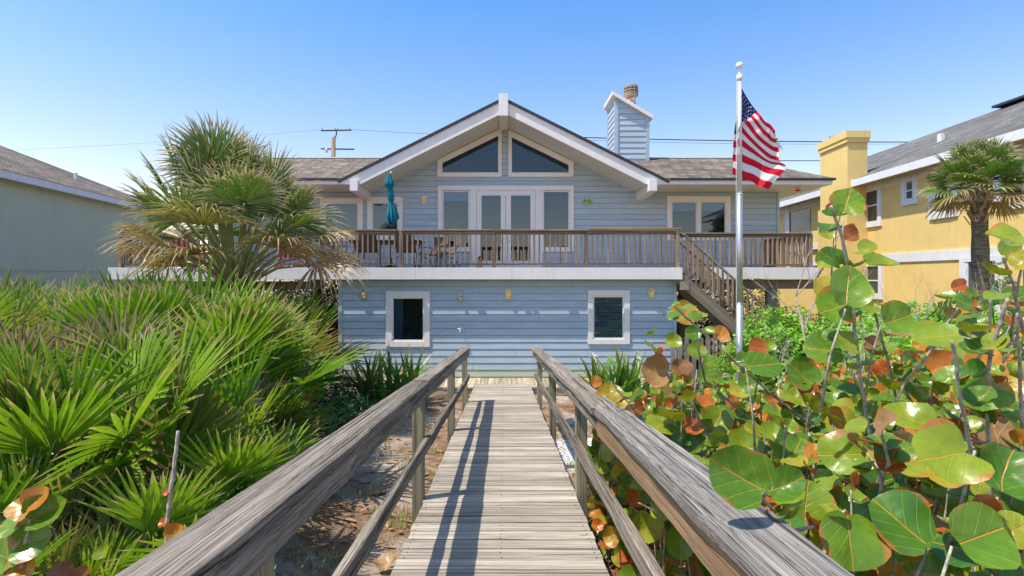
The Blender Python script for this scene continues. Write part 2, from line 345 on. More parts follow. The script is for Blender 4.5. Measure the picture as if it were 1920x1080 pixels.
t = NT('sand_and_pine_straw'); n1 = t.noise(t.coord(), .9, 5, .6); n2 = t.noise(t.coord(), 30, 8, .75, 1.5); n3 = t.noise(t.coord(scale=(1, .35, 1)), 60, 6, .7, 2.5); n4 = t.noise(t.coord(scale=(.3, 1, 1)), 75, 6, .7, 2.5)
straw = t.mix(t.ramp(n3, [(.38, 0), (.62, 1)]), (.09, .048, .028), (.42, .27, .17))
straw = t.mix(t.ramp(n4, [(.55, 0), (.68, 1)]), straw, (.50, .36, .24))
sand = t.mix(t.ramp(n2, [(.35, 0), (.6, 1)]), (.30, .24, .18), (.62, .55, .46))
col = t.mix(t.ramp(t.math('ADD', n1, t.math('MULTIPLY', n2, .25)), [(.60, 0), (.72, 1)]), straw, sand)
t.bump(t.math('ADD', n2, n3), .8, .03); M['ground'] = t.fin(col, .95, .1)
g = mb.build('ground', M['ground'], None, smooth=True); g['kind'] = 'structure'

# white gravel patch beside the walkway
t = NT('white_gravel'); v = t.node('TexVoronoi'); v.inputs['Scale'].default_value = 28; t.link(t.coord(), v.inputs['Vector'])
col = t.mix(v.outputs['Color'], (.62, .62, .62), (.86, .86, .85)); col = t.mix(1, col, t.ramp(v.outputs['Distance'], [(.25, 1), (.7, .35)]), 'MULTIPLY'); t.bump(v.outputs['Distance'], -.8, .02); M['gravel'] = t.fin(col, .9, .2)
mb = MB()
xs = np.linspace(.64, 1.75, 14); ys = np.linspace(6.7, 8.6, 18)
for y in ys:
    for x in xs: mb.vert((x+.04*math.sin(9*y), y+.05*math.sin(7*x), gz(x, y)+.03))
for j in range(17):
    for i in range(13): mb.face(j*14+i, j*14+i+1, (j+1)*14+i+1, (j+1)*14+i)
g = mb.build('gravel', M['gravel'], None, smooth=True); g['kind'] = 'structure'

# ------------------------------------------------------------------ boardwalk (planks laid crosswise on a slope)
def ramp(y): return .29-.081*y
XL, XR = -.625, .59
mb = MB(); y = -.9; k = 0
while y < 11.8:
    w = .139; z = ramp(y+w/2); dz = -.081*w/2
    xa, xb = XL+U(-.006, .006), XR+U(-.006, .006); c = (rnd(), rnd(), rnd()); z += U(-.002, .002)
    i = [mb.vert(p, c) for p in ((xa, y+.0055, z-dz-.036), (xb, y+.0055, z-dz-.036), (xb, y+w-.0055, z+dz-.036), (xa, y+w-.0055, z+dz-.036), (xa, y+.0055, z-dz), (xb, y+.0055, z-dz), (xb, y+w-.0055, z+dz), (xa, y+w-.0055, z+dz))]
    for q in ((0, 3, 2, 1), (4, 5, 6, 7), (0, 1, 5, 4), (2, 3, 7, 6), (1, 2, 6, 5), (0, 4, 7, 3)): mb.face(*[i[h] for h in q])
    y += w+.001; k += 1
bw = mb.build('boardwalk', M['plank'], None, bevel=.003); bw['kind'] = 'structure'
mb = MB(); y = -.85
while y < 11.8:
    for x in (XL+.035, XR-.035, -.015):
        for dy in (.035, .10): mb.lathe((x+U(-.006, .006), y+dy, ramp(y+dy)-.001), [(.0045, 0), (.0045, .0018)], 6)
    y += .14
mb.build('nail_head', M['black'], bw)
mb = MB()
for x in (XL+.06, -.02, XR-.06): mb.beam((x, -.9, ramp(-.9)-.11), (x, 11.8, ramp(11.8)-.11), .04, .14)
mb.build('joist', M['post'], bw)
# platform in front of the wall, planks laid lengthwise
mb = MB(); x = -2.9
while x < 3.6:
    mb.box(x+.004, x+.139, 11.86+U(-.01, .01), 12.97, -.78, -.742+U(-.003, .003)); x += .14
pf = mb.build('platform', M['planky'], None, bevel=.003); pf['kind'] = 'structure'
mb = MB(); mb.box(-2.9, 3.6, 11.88, 11.92, -.93, -.782); mb.build('skirt_board', M['plank'], pf)

def walkway_rail(side, label):
    s = -1 if side == 'l' else 1
    xin = XL if side == 'l' else XR
    ys = [-.9, 1.42, 4.22, 6.85, 9.22] if side == 'l' else [-.9, 1.48, 4.38, 6.95, 9.4]
    th = thing('walkway_railing', label, 'railing', (xin, 9.2, ramp(9.2)))
    wm = M['rail'] if side == 'l' else M['railr']
    top = lambda y: 1.222-.081*y
    for y in ys:
        mb = MB(); x0 = xin+s*.002; x1 = x0+s*.09
        mb.box(min(x0, x1), max(x0, x1), y-.045, y+.045, gz(xin, y)-.1, top(y)-.045-.081*.05); mb.build('post', M['post'], th, bevel=.006)
    # cap boards: two lengths, butted with a small step, edges slightly wavy like old lumber
    def board(y0, y1, xa, xb, zt, th_, name, mat, n=24, wav=.0035, ph=0):
        mb = MB(); c = (rnd(), rnd(), rnd()); rings = []
        for k in range(n+1):
            y = y0+(y1-y0)*k/n; w = lambda q: wav*(math.sin(y*3.1+q+ph)+.6*math.sin(y*7.7+2*q+ph)+.5*math.sin(y*17+3*q))
            z = zt(y)
            r = [(xa+w(0), y, z-th_+w(1)*.5), (xb+w(2), y, z-th_+w(3)*.5), (xb+w(2), y, z-.006), (xb-.007+w(2), y, z+w(4)*.3), ((xa+xb)/2, y, z+w(5)*.3+.001), (xa+.007+w(0), y, z+w(6)*.3), (xa+w(0), y, z-.006)]
            rings.append([mb.vert(p, c) for p in r])
        m = len(rings[0])
        for a, b in zip(rings, rings[1:]):
            for j in range(m): mb.face(a[j], a[(j+1) % m], b[(j+1) % m], b[j])
        mb.face(*rings[0][::-1]); mb.face(*rings[-1]); return mb.build(name, mat, th)
    if side == 'l':
        board(-.9, 4.215, -.735, -.588, top, .042, 'cap_board', wm, 40)
        board(4.222, 9.28, -.728, -.590, lambda y: top(y)+.004, .042, 'cap_board', M['rail'], 40, ph=2)
        board(-.9, 4.215, -.623, -.592, lambda y: top(y)-.0425, .082, 'side_board', M['rail'], 30, ph=1)
        board(4.222, 9.26, -.623, -.594, lambda y: top(y)-.0425, .085, 'side_board', M['rail'], 30, ph=3)
        xs = (-.6225, -.585)
    else:
        board(-.9, 2.92, .498, .664, lambda y: top(y)+.006, .044, 'cap_board', M['railr'], 34, .005)
        board(2.93, 9.45, .492, .645, top, .040, 'cap_board', M['rail'], 40, .005, 2)
        board(-.9, 2.92, .517, .560, lambda y: top(y)-.052, .095, 'side_board', M['orange'], 30, ph=1)
        board(2.93, 9.43, .515, .5565, lambda y: top(y)-.042, .090, 'side_board', M['rail'], 30, ph=3)
        # filler strip in the shade between cap and side board
        board(-.9, 9.40, .561, .5885, lambda y: top(y)-.050, .085, 'back_board', M['rail'], 30, ph=4)
        xs = (.548, .5885)
    lo = lambda y: .78-.081*y
    yb = 4.30
    board(-.9, yb, xs[0], xs[1], lo, .088, 'mid_rail', M['rail'], 30, ph=5)
    board(yb+.006, ys[-1]+.06, xs[0], xs[1], lambda y: lo(y)-.01, .088, 'mid_rail', M['rail'], 30, ph=6)
    return th
walkway_rail('l', 'weathered grey wooden railing along the left side of the boardwalk, beside the palmettos')
walkway_rail('r', 'weathered dark-topped wooden railing along the right side of the boardwalk, against the sea grapes')

# ------------------------------------------------------------------ blue house
house = thing('beach_house', 'blue clapboard beach house with white-trimmed gable and brown shingle roof', 'house', (0, 13, -.9))
YL, YU = 13.0, 16.45
def siding(name, mat, y, z0, z1, ex, xl, xr, holes, parent, t=.011):
    mb = MB(); z = z0
    while z < z1-1e-6:
        zt = min(z+ex, z1); cuts = sorted({z, zt, *[h for q in holes for h in q[2:4] if z < h < zt]})
        c = (rnd(), rnd(), rnd())
        for a, b in zip(cuts, cuts[1:]):
            m = (a+b)/2; hs = sorted((q[0], q[1]) for q in holes if q[2] < m < q[3]); segs = []; cur = None
            edges = [(xl(a), xl(b))]
            for h0, h1 in hs: edges.append((h0, h0)); edges.append((h1, h1))
            edges.append((xr(a), xr(b)))
            for e0, e1 in zip(edges[::2], edges[1::2]):
                if e1[0]-e0[0] < 1e-4: continue
                if a == z:
                    gq = .010; sl0 = (e1[0]-e0[0])*0; lo = (e0[0], e0[1]); i = [mb.vert(p, (0, 0, 0)) for p in ((lo[0], y+.022, a), (e1[0], y+.022, a), (e1[0], y+.022, a+gq), (lo[0], y+.022, a+gq))]; mb.face(*i); a_ = a+gq
                else: a_ = a
                f = lambda zz: y-t*(zt-zz)/ex
                wob = lambda: U(-.0012, .0012)
                xs = [0]; x = U(1.5, 4.5)
                i = [mb.vert(p, c) for p in ((e0[0], f(a_), a_), (e1[0], f(a_), a_), (e1[1], f(b), b), (e0[1], f(b), b))]; mb.face(*i)
                if a == z:
                    j = [mb.vert(p, c) for p in ((e0[0], y+.022, a_), (e1[0], y+.022, a_))]; mb.face(j[0], j[1], i[1], i[0])
                    j = [mb.vert(p, c) for p in ((e0[0], y+.022, a), (e1[0], y+.022, a), (e1[0], y-.0005, a), (e0[0], y-.0005, a))]; mb.face(*j)
        if U(0, 1) < .75 and xr(z)-xl(z) > 2:
            x = U(xl(zt)+.3, xr(zt)-.3)
            if not any(q[0]-.1 < x < q[1]+.1 and q[2]-.1 < z < q[3]+.1 for q in holes): JN.append((x, y-t-.0012, z+.012, y-.0012, zt-.002))
        z = zt
    return mb.build(name, mat, parent)
JN = []

def wbox(px0, px1, py0, py1, d): return XW(px0, d), XW(px1, d), ZW(py1, d), ZW(py0, d)
def frame_ring(mb, o, i, y0, y1):             # outer (x0,x1,z0,z1), inner rect -> 4 butted boxes
    mb.box(o[0], i[0], y0, y1, o[2], o[3]); mb.box(i[1], o[1], y0, y1, o[2], o[3])
    mb.box(i[0], i[1], y0, y1, o[2], i[2]); mb.box(i[0], i[1], y0, y1, i[3], o[3])
def window(parent, y, outer, panes, glass='glass', blind=None, name='window', sash=.035):
    mb = MB(); x0, x1, z0, z1 = outer
    # casing: columns between panes
    ps = sorted(panes); e = [x0]+[v for p in ps for v in (p[0]-sash, p[1]+sash)]+[x1]
    zlo = min(p[2] for p in ps)-sash; zhi = max(p[3] for p in ps)+sash
    for a, b in zip(e[::2], e[1::2]):
        if b-a > .002: mb.box(a, b, y-.045, y+.03, zlo, zhi)
    mb.box(x0, x1, y-.045, y+.03, z0, zlo); mb.box(x0, x1, y-.045, y+.03, zhi, z1)
    f = mb.build(name, M['white'], parent, bevel=.004)
    for p in ps:
        mb = MB(); q = (p[0]-sash, p[1]+sash, p[2]-sash, p[3]+sash); frame_ring(mb, (q[0]+.001, q[1]-.001, q[2]+.001, q[3]-.001), p, y-.02, y+.03); mb.build('sash', M['white'], f, bevel=.003)
        mb = MB(); mb.poly([(p[0]-.003, y+.002, p[2]-.003), (p[1]+.003, y+.002, p[2]-.003), (p[1]+.003, y+.002, p[3]+.003), (p[0]-.003, y+.002, p[3]+.003)]); mb.build('pane', M[glass], f)
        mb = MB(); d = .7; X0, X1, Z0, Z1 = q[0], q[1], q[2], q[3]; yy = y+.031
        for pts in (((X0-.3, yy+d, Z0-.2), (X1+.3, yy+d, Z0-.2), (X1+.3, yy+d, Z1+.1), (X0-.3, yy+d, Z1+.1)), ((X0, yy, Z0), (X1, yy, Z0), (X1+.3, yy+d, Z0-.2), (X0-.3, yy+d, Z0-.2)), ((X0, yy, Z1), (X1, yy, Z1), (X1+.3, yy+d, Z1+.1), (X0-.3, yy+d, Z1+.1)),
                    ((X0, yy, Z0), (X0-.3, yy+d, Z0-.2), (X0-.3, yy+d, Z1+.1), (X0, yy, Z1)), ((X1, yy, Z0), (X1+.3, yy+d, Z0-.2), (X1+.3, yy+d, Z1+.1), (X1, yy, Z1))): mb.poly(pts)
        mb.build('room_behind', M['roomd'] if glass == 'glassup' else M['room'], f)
        if blind == 'slats':
            mb = MB(); z = p[2]+.02
            while z < p[3]-.01: mb.beam((p[0], y+.055, z), (p[1]-.0, y+.055, z), .03, .002, (0, -.6, 1)); z += .036
            mb.build('blind', M['blind'], f)
        if blind == 'shade':
            mb = MB(); mb.box(p[0], p[1], y+.05, y+.053, p[3]-.26, p[3]+.01); mb.build('shade', M['shade'], f)
        if blind == 'curtain':
            mb = MB(); k = 14
            for j in range(k):
                xa = p[0]+(p[1]-p[0])*.30*j/k; xb = p[0]+(p[1]-p[0])*.30*(j+1)/k; ya = y+.1+.02*(j % 2); yb = y+.1+.02*((j+1) % 2)
                mb.poly([(xa, ya, p[2]), (xb, yb, p[2]), (xb, yb, p[3]), (xa, ya, p[3])], (1, 1, 1))
            mb.build('curtain', M['shade'], f)
    return f

# lower wall
lw = wbox(724, 806, 546, 650, YL); lwp = wbox(738, 793, 560, 637, YL)
rw = wbox(1102, 1180.5, 544, 645, YL); rwp = wbox(1114, 1167, 557.5, 633, YL)
inset = lambda o, k: (o[0]+k, o[1]-k, o[2]+k, o[3]-k)
siding('wall', M['blue'], YL, -.90, 1.885, .169, lambda z: -3.93, lambda z: 4.13, [inset(lw, .02), inset(rw, .02)], house, t=.016)
mb = MB(); mb.box(-4.02, -3.932, YL-.03, YL+.08, -.92, 1.885); mb.build('corner_trim', M['blue'], house)
mb = MB(); mb.box(4.132, 4.21, YL-.03, YL+.08, -.92, 1.885); mb.build('corner_trim', M['blue'], house)
mb = MB(); mb.box(-3.99, -3.94, YL+.081, 20, -.92, 1.88); mb.box(4.14, 4.18, YL+.081, 20, -.92, 1.88); mb.box(-3.93, 4.13, 19.9, 20, -.92, 1.88); mb.build('wall', M['blue'], house)
window(house, YL, lw, [lwp], blind='curtain'); window(house, YL, rw, [rwp], blind='slats')

# upper wall
dw = wbox(821, 1075.5, 348.5, 506, YU)
w2 = wbox(689, 755.5, 369.5, 450, YU); w2p = wbox(700, 745, 382, 441, YU)
w1 = wbox(600, 681, 371, 452, YU); w1p = wbox(612, 670, 382, 442, YU)
w3 = wbox(1250, 1369, 368, 451, YU); w3p = [wbox(1260.5, 1304, 380, 442, YU), wbox(1314.5, 1358.5, 380, 442, YU)]
GA = 6.36                                                   # apex of the gable soffit; slope 1:2
gx_ = lambda z: (GA-z)/.5
upt = [(XW(828, YU), XW(935.5, YU), 4.83, 5.2), (XW(960.5, YU), XW(1067, YU), 4.83, 5.2)]
hol = [inset(q, .02) for q in (dw, w2, w1, w3)]
siding('wall', M['blue'], YU, 1.94, 4.33, .170, lambda z: -8.42, lambda z: 8.42, hol, house, t=.009)
siding('wall', M['blue'], YU, 4.33, 6.33, .170, lambda z: -gx_(z), lambda z: gx_(z), [], house, t=.009)
mb = MB(); mb.box(8.422, 8.50, YU-.03, YU+.08, 1.94, 4.33); mb.build('corner_trim', M['blue'], house)
mb = MB(); mb.box(-8.50, -8.422, YU-.03, YU+.08, 1.94, 4.33); mb.build('corner_trim', M['blue'], house)
mb = MB(); mb.box(8.43, 8.48, YU+.081, 24, 1.94, 4.33); mb.box(-8.48, -8.43, YU+.081, 24, 1.94, 4.33); mb.box(-8.42, 8.42, 23.9, 24, 1.94, 4.33); mb.build('wall', M['blue'], house)
window(house, YU, w2, [w2p]); window(house, YU, w1, [w1p]); window(house, YU, w3, w3p, blind='shade')
for (x, ya, za, yb, zb_) in JN: mb = MB(); mb.poly([(x, ya, za), (x+.006, ya, za), (x+.006, yb, zb_), (x, yb, zb_)]); mb.build('board_joint', M['stair'], house)
# door unit: two side windows and a pair of french doors in one white casing
sl = wbox(832, 878, 360.5, 463, YU); sr = wbox(1020, 1065.5, 360, 463, YU)
mb = MB(); x0, x1, z0, z1 = dw; zt = ZW(357, YU); zs = ZW(472, YU)
e = [x0, sl[0]-.04, sl[1]+.04, XW(893.5, YU), XW(1003.5, YU), sr[0]-.04, sr[1]+.04, x1]
mb.box(x0, x1, YU-.05, YU+.03, zt, z1)
mb.box(e[0], e[1], YU-.05, YU+.03, zs, zt); mb.box(e[2], e[3], YU-.05, YU+.03, 1.94, zt); mb.box(e[4], e[5], YU-.05, YU+.03, 1.94, zt); mb.box(e[6], e[7], YU-.05, YU+.03, zs, zt)
mb.box(e[1], e[2], YU-.05, YU+.03, zs, sl[2]-.04); mb.box(e[5], e[6], YU-.05, YU+.03, zs, sr[2]-.04)
mb.build('door_casing', M['white'], house, bevel=.004)
siding('wall', M['blue'], YU-.012, 1.94, zs, .170, lambda z: x0, lambda z: e[2], [], house, t=.009)
siding('wall', M['blue'], YU-.012, 1.94, zs, .170, lambda z: e[5], lambda z: x1, [], house, t=.009)
for p in (sl, sr):
    window(house, YU, (p[0]-.0395, p[1]+.0395, p[2]-.0395, p[3]+.0395), [p], blind='shade' if p is sl else None, name='window', sash=.030)
xm = XW(948, YU)
for (a, b, gl) in ((XW(893.8, YU), xm-.004, (903, 939)), (xm+.004, XW(1003.2, YU), (958, 994.5))):
    g_ = (XW(gl[0], YU), XW(gl[1], YU), ZW(489, YU), ZW(365.5, YU)); mb = MB()
    frame_ring(mb, (a, b, 1.96, zt-.004), g_, YU-.03, YU+.02); dr = mb.build('french_door', M['white'], house, bevel=.004)
    mb = MB(); mb.poly([(g_[0]-.002, YU, g_[2]-.002), (g_[1]+.002, YU, g_[2]-.002), (g_[1]+.002, YU, g_[3]+.002), (g_[0]-.002, YU, g_[3]+.002)]); mb.build('pane', M['glass'], dr)
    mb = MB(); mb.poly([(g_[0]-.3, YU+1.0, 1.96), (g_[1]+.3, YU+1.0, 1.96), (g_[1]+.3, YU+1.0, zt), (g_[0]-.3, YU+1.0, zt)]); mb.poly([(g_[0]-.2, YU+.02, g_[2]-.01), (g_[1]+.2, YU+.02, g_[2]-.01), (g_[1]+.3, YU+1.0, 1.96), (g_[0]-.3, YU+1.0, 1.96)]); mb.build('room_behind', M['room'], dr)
    hx = (g_[1]+b)/2 if b < xm else (a+g_[0])/2; mb = MB()
    mb.box(hx-.022, hx+.022, YU-.04, YU-.031, ZW(458, YU), ZW(442, YU)); mb.tube([(hx, YU-.07, ZW(452, YU)), (hx+(-.1 if b < xm else .1), YU-.07, ZW(452, YU))], .01); mb.tube([(hx, YU-.04, ZW(452, YU)), (hx, YU-.07, ZW(452, YU))], .012)
    mb.build('handle', M['steel'], dr)
# white louvre shutters glimpsed inside the doors and window, lower part
def clerestory(xo, xi, zlow, zshort):          # xo outer x (short side), xi inner x (tall side)
    s = 1 if xo > 0 else -1
    # top edge runs parallel to the soffit, just under it
    top = lambda x: GA-.5*abs(x)+(-.03)
    T = .12
    pts_o = [(xo, zlow), (xi, zlow), (xi, top(xi)), (xo, top(xo))]
    gi = [(xo-s*.15, zlow+.135), (xi+s*.11, zlow+.135), (xi+s*.11, top(xi+s*.11)-.19), (xo-s*.15, top(xo-s*.15)-.17)]
    mb = MB(); c = (rnd(), rnd(), rnd())
    def ring(A, B, y0, y1):
        n = 4; ia = [[mb.vert((p[0], y, p[1]), c) for p in A] for y in (y0, y1)]; ib = [[mb.vert((p[0], y, p[1]), c) for p in B] for y in (y0, y1)]
        for k in range(n):
            l = (k+1) % n; mb.face(ia[0][k], ia[0][l], ib[0][l], ib[0][k]); mb.face(ia[0][k], ia[1][k], ia[1][l], ia[0][l]); mb.face(ib[0][k], ib[0][l], ib[1][l], ib[1][k])
    mid = [(a[0]*.35+b[0]*.65, a[1]*.35+b[1]*.65) for a, b in zip(pts_o, gi)]
    ring(pts_o, mid, YU-.06, YU+.01); f = mb.build('window', M['white'], house)
    mb = MB(); ring(mid, gi, YU-.042, YU-.005); mb.build('sash', M['white'], f)
    mb = MB(); mb.poly([(p[0], YU-.014, p[1]) for p in gi]); mb.build('pane', M['glassup'], f)
    mb = MB(); mb.poly([(p[0], YU-.0115, p[1]) for p in gi]); mb.build('pane_backing', M['roomd'], f)  # opaque dark teal sheet close behind the pane colours the gable glass
clerestory(XW(820.5, YU), XW(944.3, YU)-.06, ZW(332, YU), 0); clerestory(XW(1075, YU), XW(951.8, YU)+.02, ZW(332, YU), 0)
# gable roof
YF = 15.08
mb = MB(); z0 = 4.40
mb.prism([(-4.66, 4.44), (0, 6.77), (4.66, 4.44), (4.66, 4.375), (0, 6.705), (-4.66, 4.375)], YF-.03, 24); rf = mb.build('roof', M['roofb'], house)
mb = MB(); mb.prism([(-4.68, 4.44), (0, 6.782), (4.68, 4.44), (4.68, 4.365), (0, 6.704), (-4.68, 4.365)], YF-.045, YF-.031); mb.build('drip_edge', M['edge'], rf)
mb = MB()
for s in (-1, 1): 
    p = [(s*4.64, 4.375), (s*.134, 6.632), (s*.134, 6.295), (s*4.06, 4.33), (s*4.60, 4.33)]; mb.prism(p if s > 0 else p[::-1], YF, YF+.05)
mb.build('rake_board', M['white'], house)
mb = MB()
for s in (-1, 1): p = [(s*4.06, 4.345), (s*.134, 6.31), (s*.134, 6.29), (s*4.06, 4.325)]; mb.prism(p if s > 0 else p[::-1], YF+.051, YU+.05)
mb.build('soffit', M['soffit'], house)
mb = MB(); mb.box(-.132, .132, YF-.10, YU+.02, 6.24, 6.86); mb.build('ridge_beam', M['white'], house, bevel=.008)
for s in (-1, 1):
    mb = MB(); xa = s*4.08; xb = s*4.30; x0, x1 = min(xa, xb), max(xa, xb)
    i = [mb.vert(p, (0, 0, 0)) for p in ((x0, YF-.16, 4.12), (x1, YF-.16, 4.12), (x1, YU, 4.06), (x0, YU, 4.06), (x0, YF-.16, 4.44), (x1, YF-.16, 4.44), (x1, YU, 4.32), (x0, YU, 4.32))]
    for q in ((0, 3, 2, 1), (4, 5, 6, 7), (0, 1, 5, 4), (2, 3, 7, 6), (1, 2, 6, 5), (0, 4, 7, 3)): mb.face(*[i[k] for k in q])
    mb.build('bracket_beam', M['white'], house, bevel=.006)
    # wing roof
    def wing(pts): return [(s*x, y, z) for x, y, z in pts]
    mb = MB(); R1 = 5.50
    for pts in (((4.52, 15.04, 4.50), (9.35, 15.04, 4.50), (7.35, 17.04, R1), (2.5, 17.04, R1)), ((9.35, 15.04, 4.50), (9.35, 26, 4.50), (7.35, 24, R1), (7.35, 17.04, R1)), ((2.5, 17.04, R1), (7.35, 17.04, R1), (7.35, 24, R1), (2.5, 24, R1)),
                ((4.52, 15.04, 4.44), (9.35, 15.04, 4.44), (9.35, 15.04, 4.50), (4.52, 15.04, 4.50)), ((9.35, 15.04, 4.44), (9.35, 26, 4.44), (9.35, 26, 4.50), (9.35, 15.04, 4.50)),
                ((4.52, 15.04, 4.44), (9.35, 15.04, 4.44), (9.35, 26, 4.44), (4.52, 26, 4.44))): mb.poly(wing(pts), (.5, .5, .5))
    rr = mb.build('roof', M['roofb'], house)
    mb = MB(); x0, x1 = sorted((s*4.7, s*9.37)); mb.box(x0, x1, 15.02, 15.038, 4.44, 4.505); mb.build('drip_edge', M['edge'], rr)
    mb = MB(); x0, x1 = sorted((s*3.0, s*7.35)); mb.box(x0, x1, 17.0, 17.12, R1+.002, R1+.035); mb.build('ridge_flashing', M['white'], rr)
    mb = MB(); x0, x1 = sorted((s*4.62, s*9.30)); mb.box(x0, x1, YF, YF+.05, 4.33, 4.437); mb.box(*sorted((s*9.25, s*9.30)), YF+.051, 25.9, 4.33, 4.437); mb.build('fascia', M['white'], house)
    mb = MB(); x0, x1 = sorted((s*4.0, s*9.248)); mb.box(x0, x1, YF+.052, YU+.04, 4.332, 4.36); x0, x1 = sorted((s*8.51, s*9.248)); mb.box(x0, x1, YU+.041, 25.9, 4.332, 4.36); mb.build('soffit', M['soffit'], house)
# chimney
cf = 16.8; cx0, cx1 = XW(1154, cf), XW(1216, cf); cb = 18.0; zl, zr = 7.36, 6.74
mb = MB(); ex = .178; z = 4.9
zt_ = lambda x: zl+(zr-zl)*(x-cx0)/(cx1-cx0)
while z < 7.36:
    b = z+ex; c = (rnd(), rnd(), rnd())
    xr_ = cx1 if b < zr else cx0+(b-zl)/(zr-zl)*(cx1-cx0)
    if b <= zr: pts = [(cx0, cf-.02, z), (cx1, cf-.02, z), (cx1, cf, b), (cx0, cf, b)]
    elif z < zr: pts = [(cx0, cf-.02, z), (cx1, cf-.02, z), (cx1, cf, zr), (max(xr_, cx0), cf, b), (cx0, cf, b)] if b < zl else [(cx0, cf-.02, z), (cx1, cf-.02, z), (cx1, cf, zr), (cx0, cf, zl)]
    else:
        xz = cx0+(z-zl)/(zr-zl)*(cx1-cx0)
        pts = [(cx0, cf-.02, z), (xz, cf-.02, z), (max(xr_, cx0+.001), cf, min(b, zl)), (cx0, cf, min(b, zl))]
    mb.poly(pts, c); mb.poly([(cx0, cf, z), (min(cx1, cx1 if z < zr else xz), cf, z), (min(cx1, cx1 if z < zr else xz), cf-.02, z), (cx0, cf-.02, z)], c)
    bb = min(b, zl)
    mb.poly([(cx0-.02, cf, z), (cx0-.02, cb, z), (cx0, cb, bb), (cx0, cf, bb)], c); mb.poly([(cx0, cf, z), (cx0, cb, z), (cx0-.02, cb, z), (cx0-.02, cf, z)], c)
    z = b
mb.poly([(cx1, cf, 4.8), (cx1, cb, 4.8), (cx1, cb, zr), (cx1, cf, zr)]); mb.poly([(cx0, cb, 4.8), (cx1, cb, 4.8), (cx1, cb, zr), (cx0, cb, zl)])
ch = mb.build('chimney', M['blue'], house)
mb = MB(); mb.box(cx0-.035, cx0+.08, cf-.04, cf+.05, 4.9, zt_(cx0+.08)-.03); mb.box(cx1-.09, cx1+.02, cf-.04, cf+.05, 4.9, zt_(cx1)-.03); mb.box(cx0-.034, cx0+.03, cb-.06, cb+.02, 4.9, zl-.05); mb.build('corner_trim', M['blue'], ch)
mb = MB(); mb.prism([(cx0-.12, zt_(cx0-.12)-.02), (cx1+.10, zt_(cx1+.1)-.02), (cx1+.10, zt_(cx1+.1)+.10), (cx0-.12, zt_(cx0-.12)+.10)], cf-.14, cb+.12); mb.build('chimney_cap', M['white'], ch)
mb = MB(); fx = XW(1183, 17.4); o = (fx, 17.4, 6.9); mb.lathe(o, [(.155, 0), (.155, .72)], 18); fl = mb.build('flue', M['rust'], ch, smooth=False)
mb = MB(); mb.lathe((fx, 17.4, 7.56), [(.158, 0), (.23, .05), (.23, .09), (.16, .10)], 20); mb.lathe((fx, 17.4, 7.66), [(.15, 0), (.15, .22)], 16)
for z in (.0, .09, .18): mb.lathe((fx, 17.4, 7.67+z), [(.225, 0), (.225, .035)], 20)
mb.lathe((fx, 17.4, 7.88), [(.23, 0), (.23, .04), (.12, .07)], 20)
for k in range(10):
    a = k*math.pi/5; mb.beam((fx+.222*math.cos(a), 17.4+.222*math.sin(a), 7.63), (fx+.222*math.cos(a), 17.4+.222*math.sin(a), 7.88), .015, .03, (math.cos(a), math.sin(a), 0))
mb.build('flue_cap', M['fluecap'], ch)
# ------------------------------------------------------------------ raised deck
deck = thing('raised_deck', 'raised wooden deck with white fascia wrapped around the upper floor of the blue house', 'deck', (0, 12.7, -.9))
DZ = 1.93
mb = MB(); x = -9.3
mb.box(-9.36, 4.2, 12.784, 16.43, DZ-.036, DZ); mb.box(4.202, 7.98, 13.68, 16.43, DZ-.036, DZ); mb.build('deck_floor', M['drail'], deck)
mb = MB(); mb.box(-9.42, -2.1, 12.69, 12.752, 1.648, DZ); mb.box(-2.096, .2, 12.69, 12.752, 1.65, DZ+.001); mb.box(.204, 4.26, 12.69, 12.752, 1.65, DZ); mb.box(-9.42, -9.36, 12.753, 16.4, 1.65, DZ); mb.build('fascia', M['fasc'], deck, bevel=.004)
mb = MB(); mb.box(4.262, 8.05, 13.60, 13.66, 1.665, DZ+.02); mb.box(8.0, 8.05, 13.661, 16.4, 1.665, DZ+.02); mb.box(4.20, 4.26, 12.753, 13.60, 1.65, DZ); mb.build('fascia', M['fasc'], deck, bevel=.004)
mb = MB()
for px in (655, 700, 706, 768, 868, 872, 958, 972, 1040, 1047, 1120, 1213, 1236): x = XW(px, 12.9); mb.box(x-.03, x+.03, 12.753, 12.985 if -4 < x < 4.15 else 16.3, 1.70, DZ-.037)
for x in (-9, -8.4, -7.8, -7.2, -6.6, -6, -5.4, -4.8): mb.box(x-.02, x+.02, 12.753, 16.3, 1.68, DZ-.037)
for x in (4.8, 5.4, 6, 6.6, 7.2, 7.7): mb.box(x-.02, x+.02, 13.661, 16.3, 1.68, DZ-.037)
mb.build('joist', M['stair'], deck)
mb = MB(); mb.box(-9.2, -4.55, 13.2, 13.34, 1.40, 1.60); mb.build('beam', M['pile'], deck, bevel=.006)
mb = MB(); mb.box(4.35, 8.2, 13.9, 14.04, 1.40, 1.645); mb.build('beam', M['stair'], deck, bevel=.006)
for px, d, r in ((527.5, 13.27, .105), (597.5, 14.6, .105), (300, 13.3, .105), (1446, 13.97, .15), (1280, 14.3, .12)):
    mb = MB(); x = XW(px, d); mb.lathe((x, d, -1), [(r*1.06, 0), (r, 1), (r, 2.4 if d < 14 else 2.68)], 18); mb.build('support_post', M['pile'], deck, smooth=True)

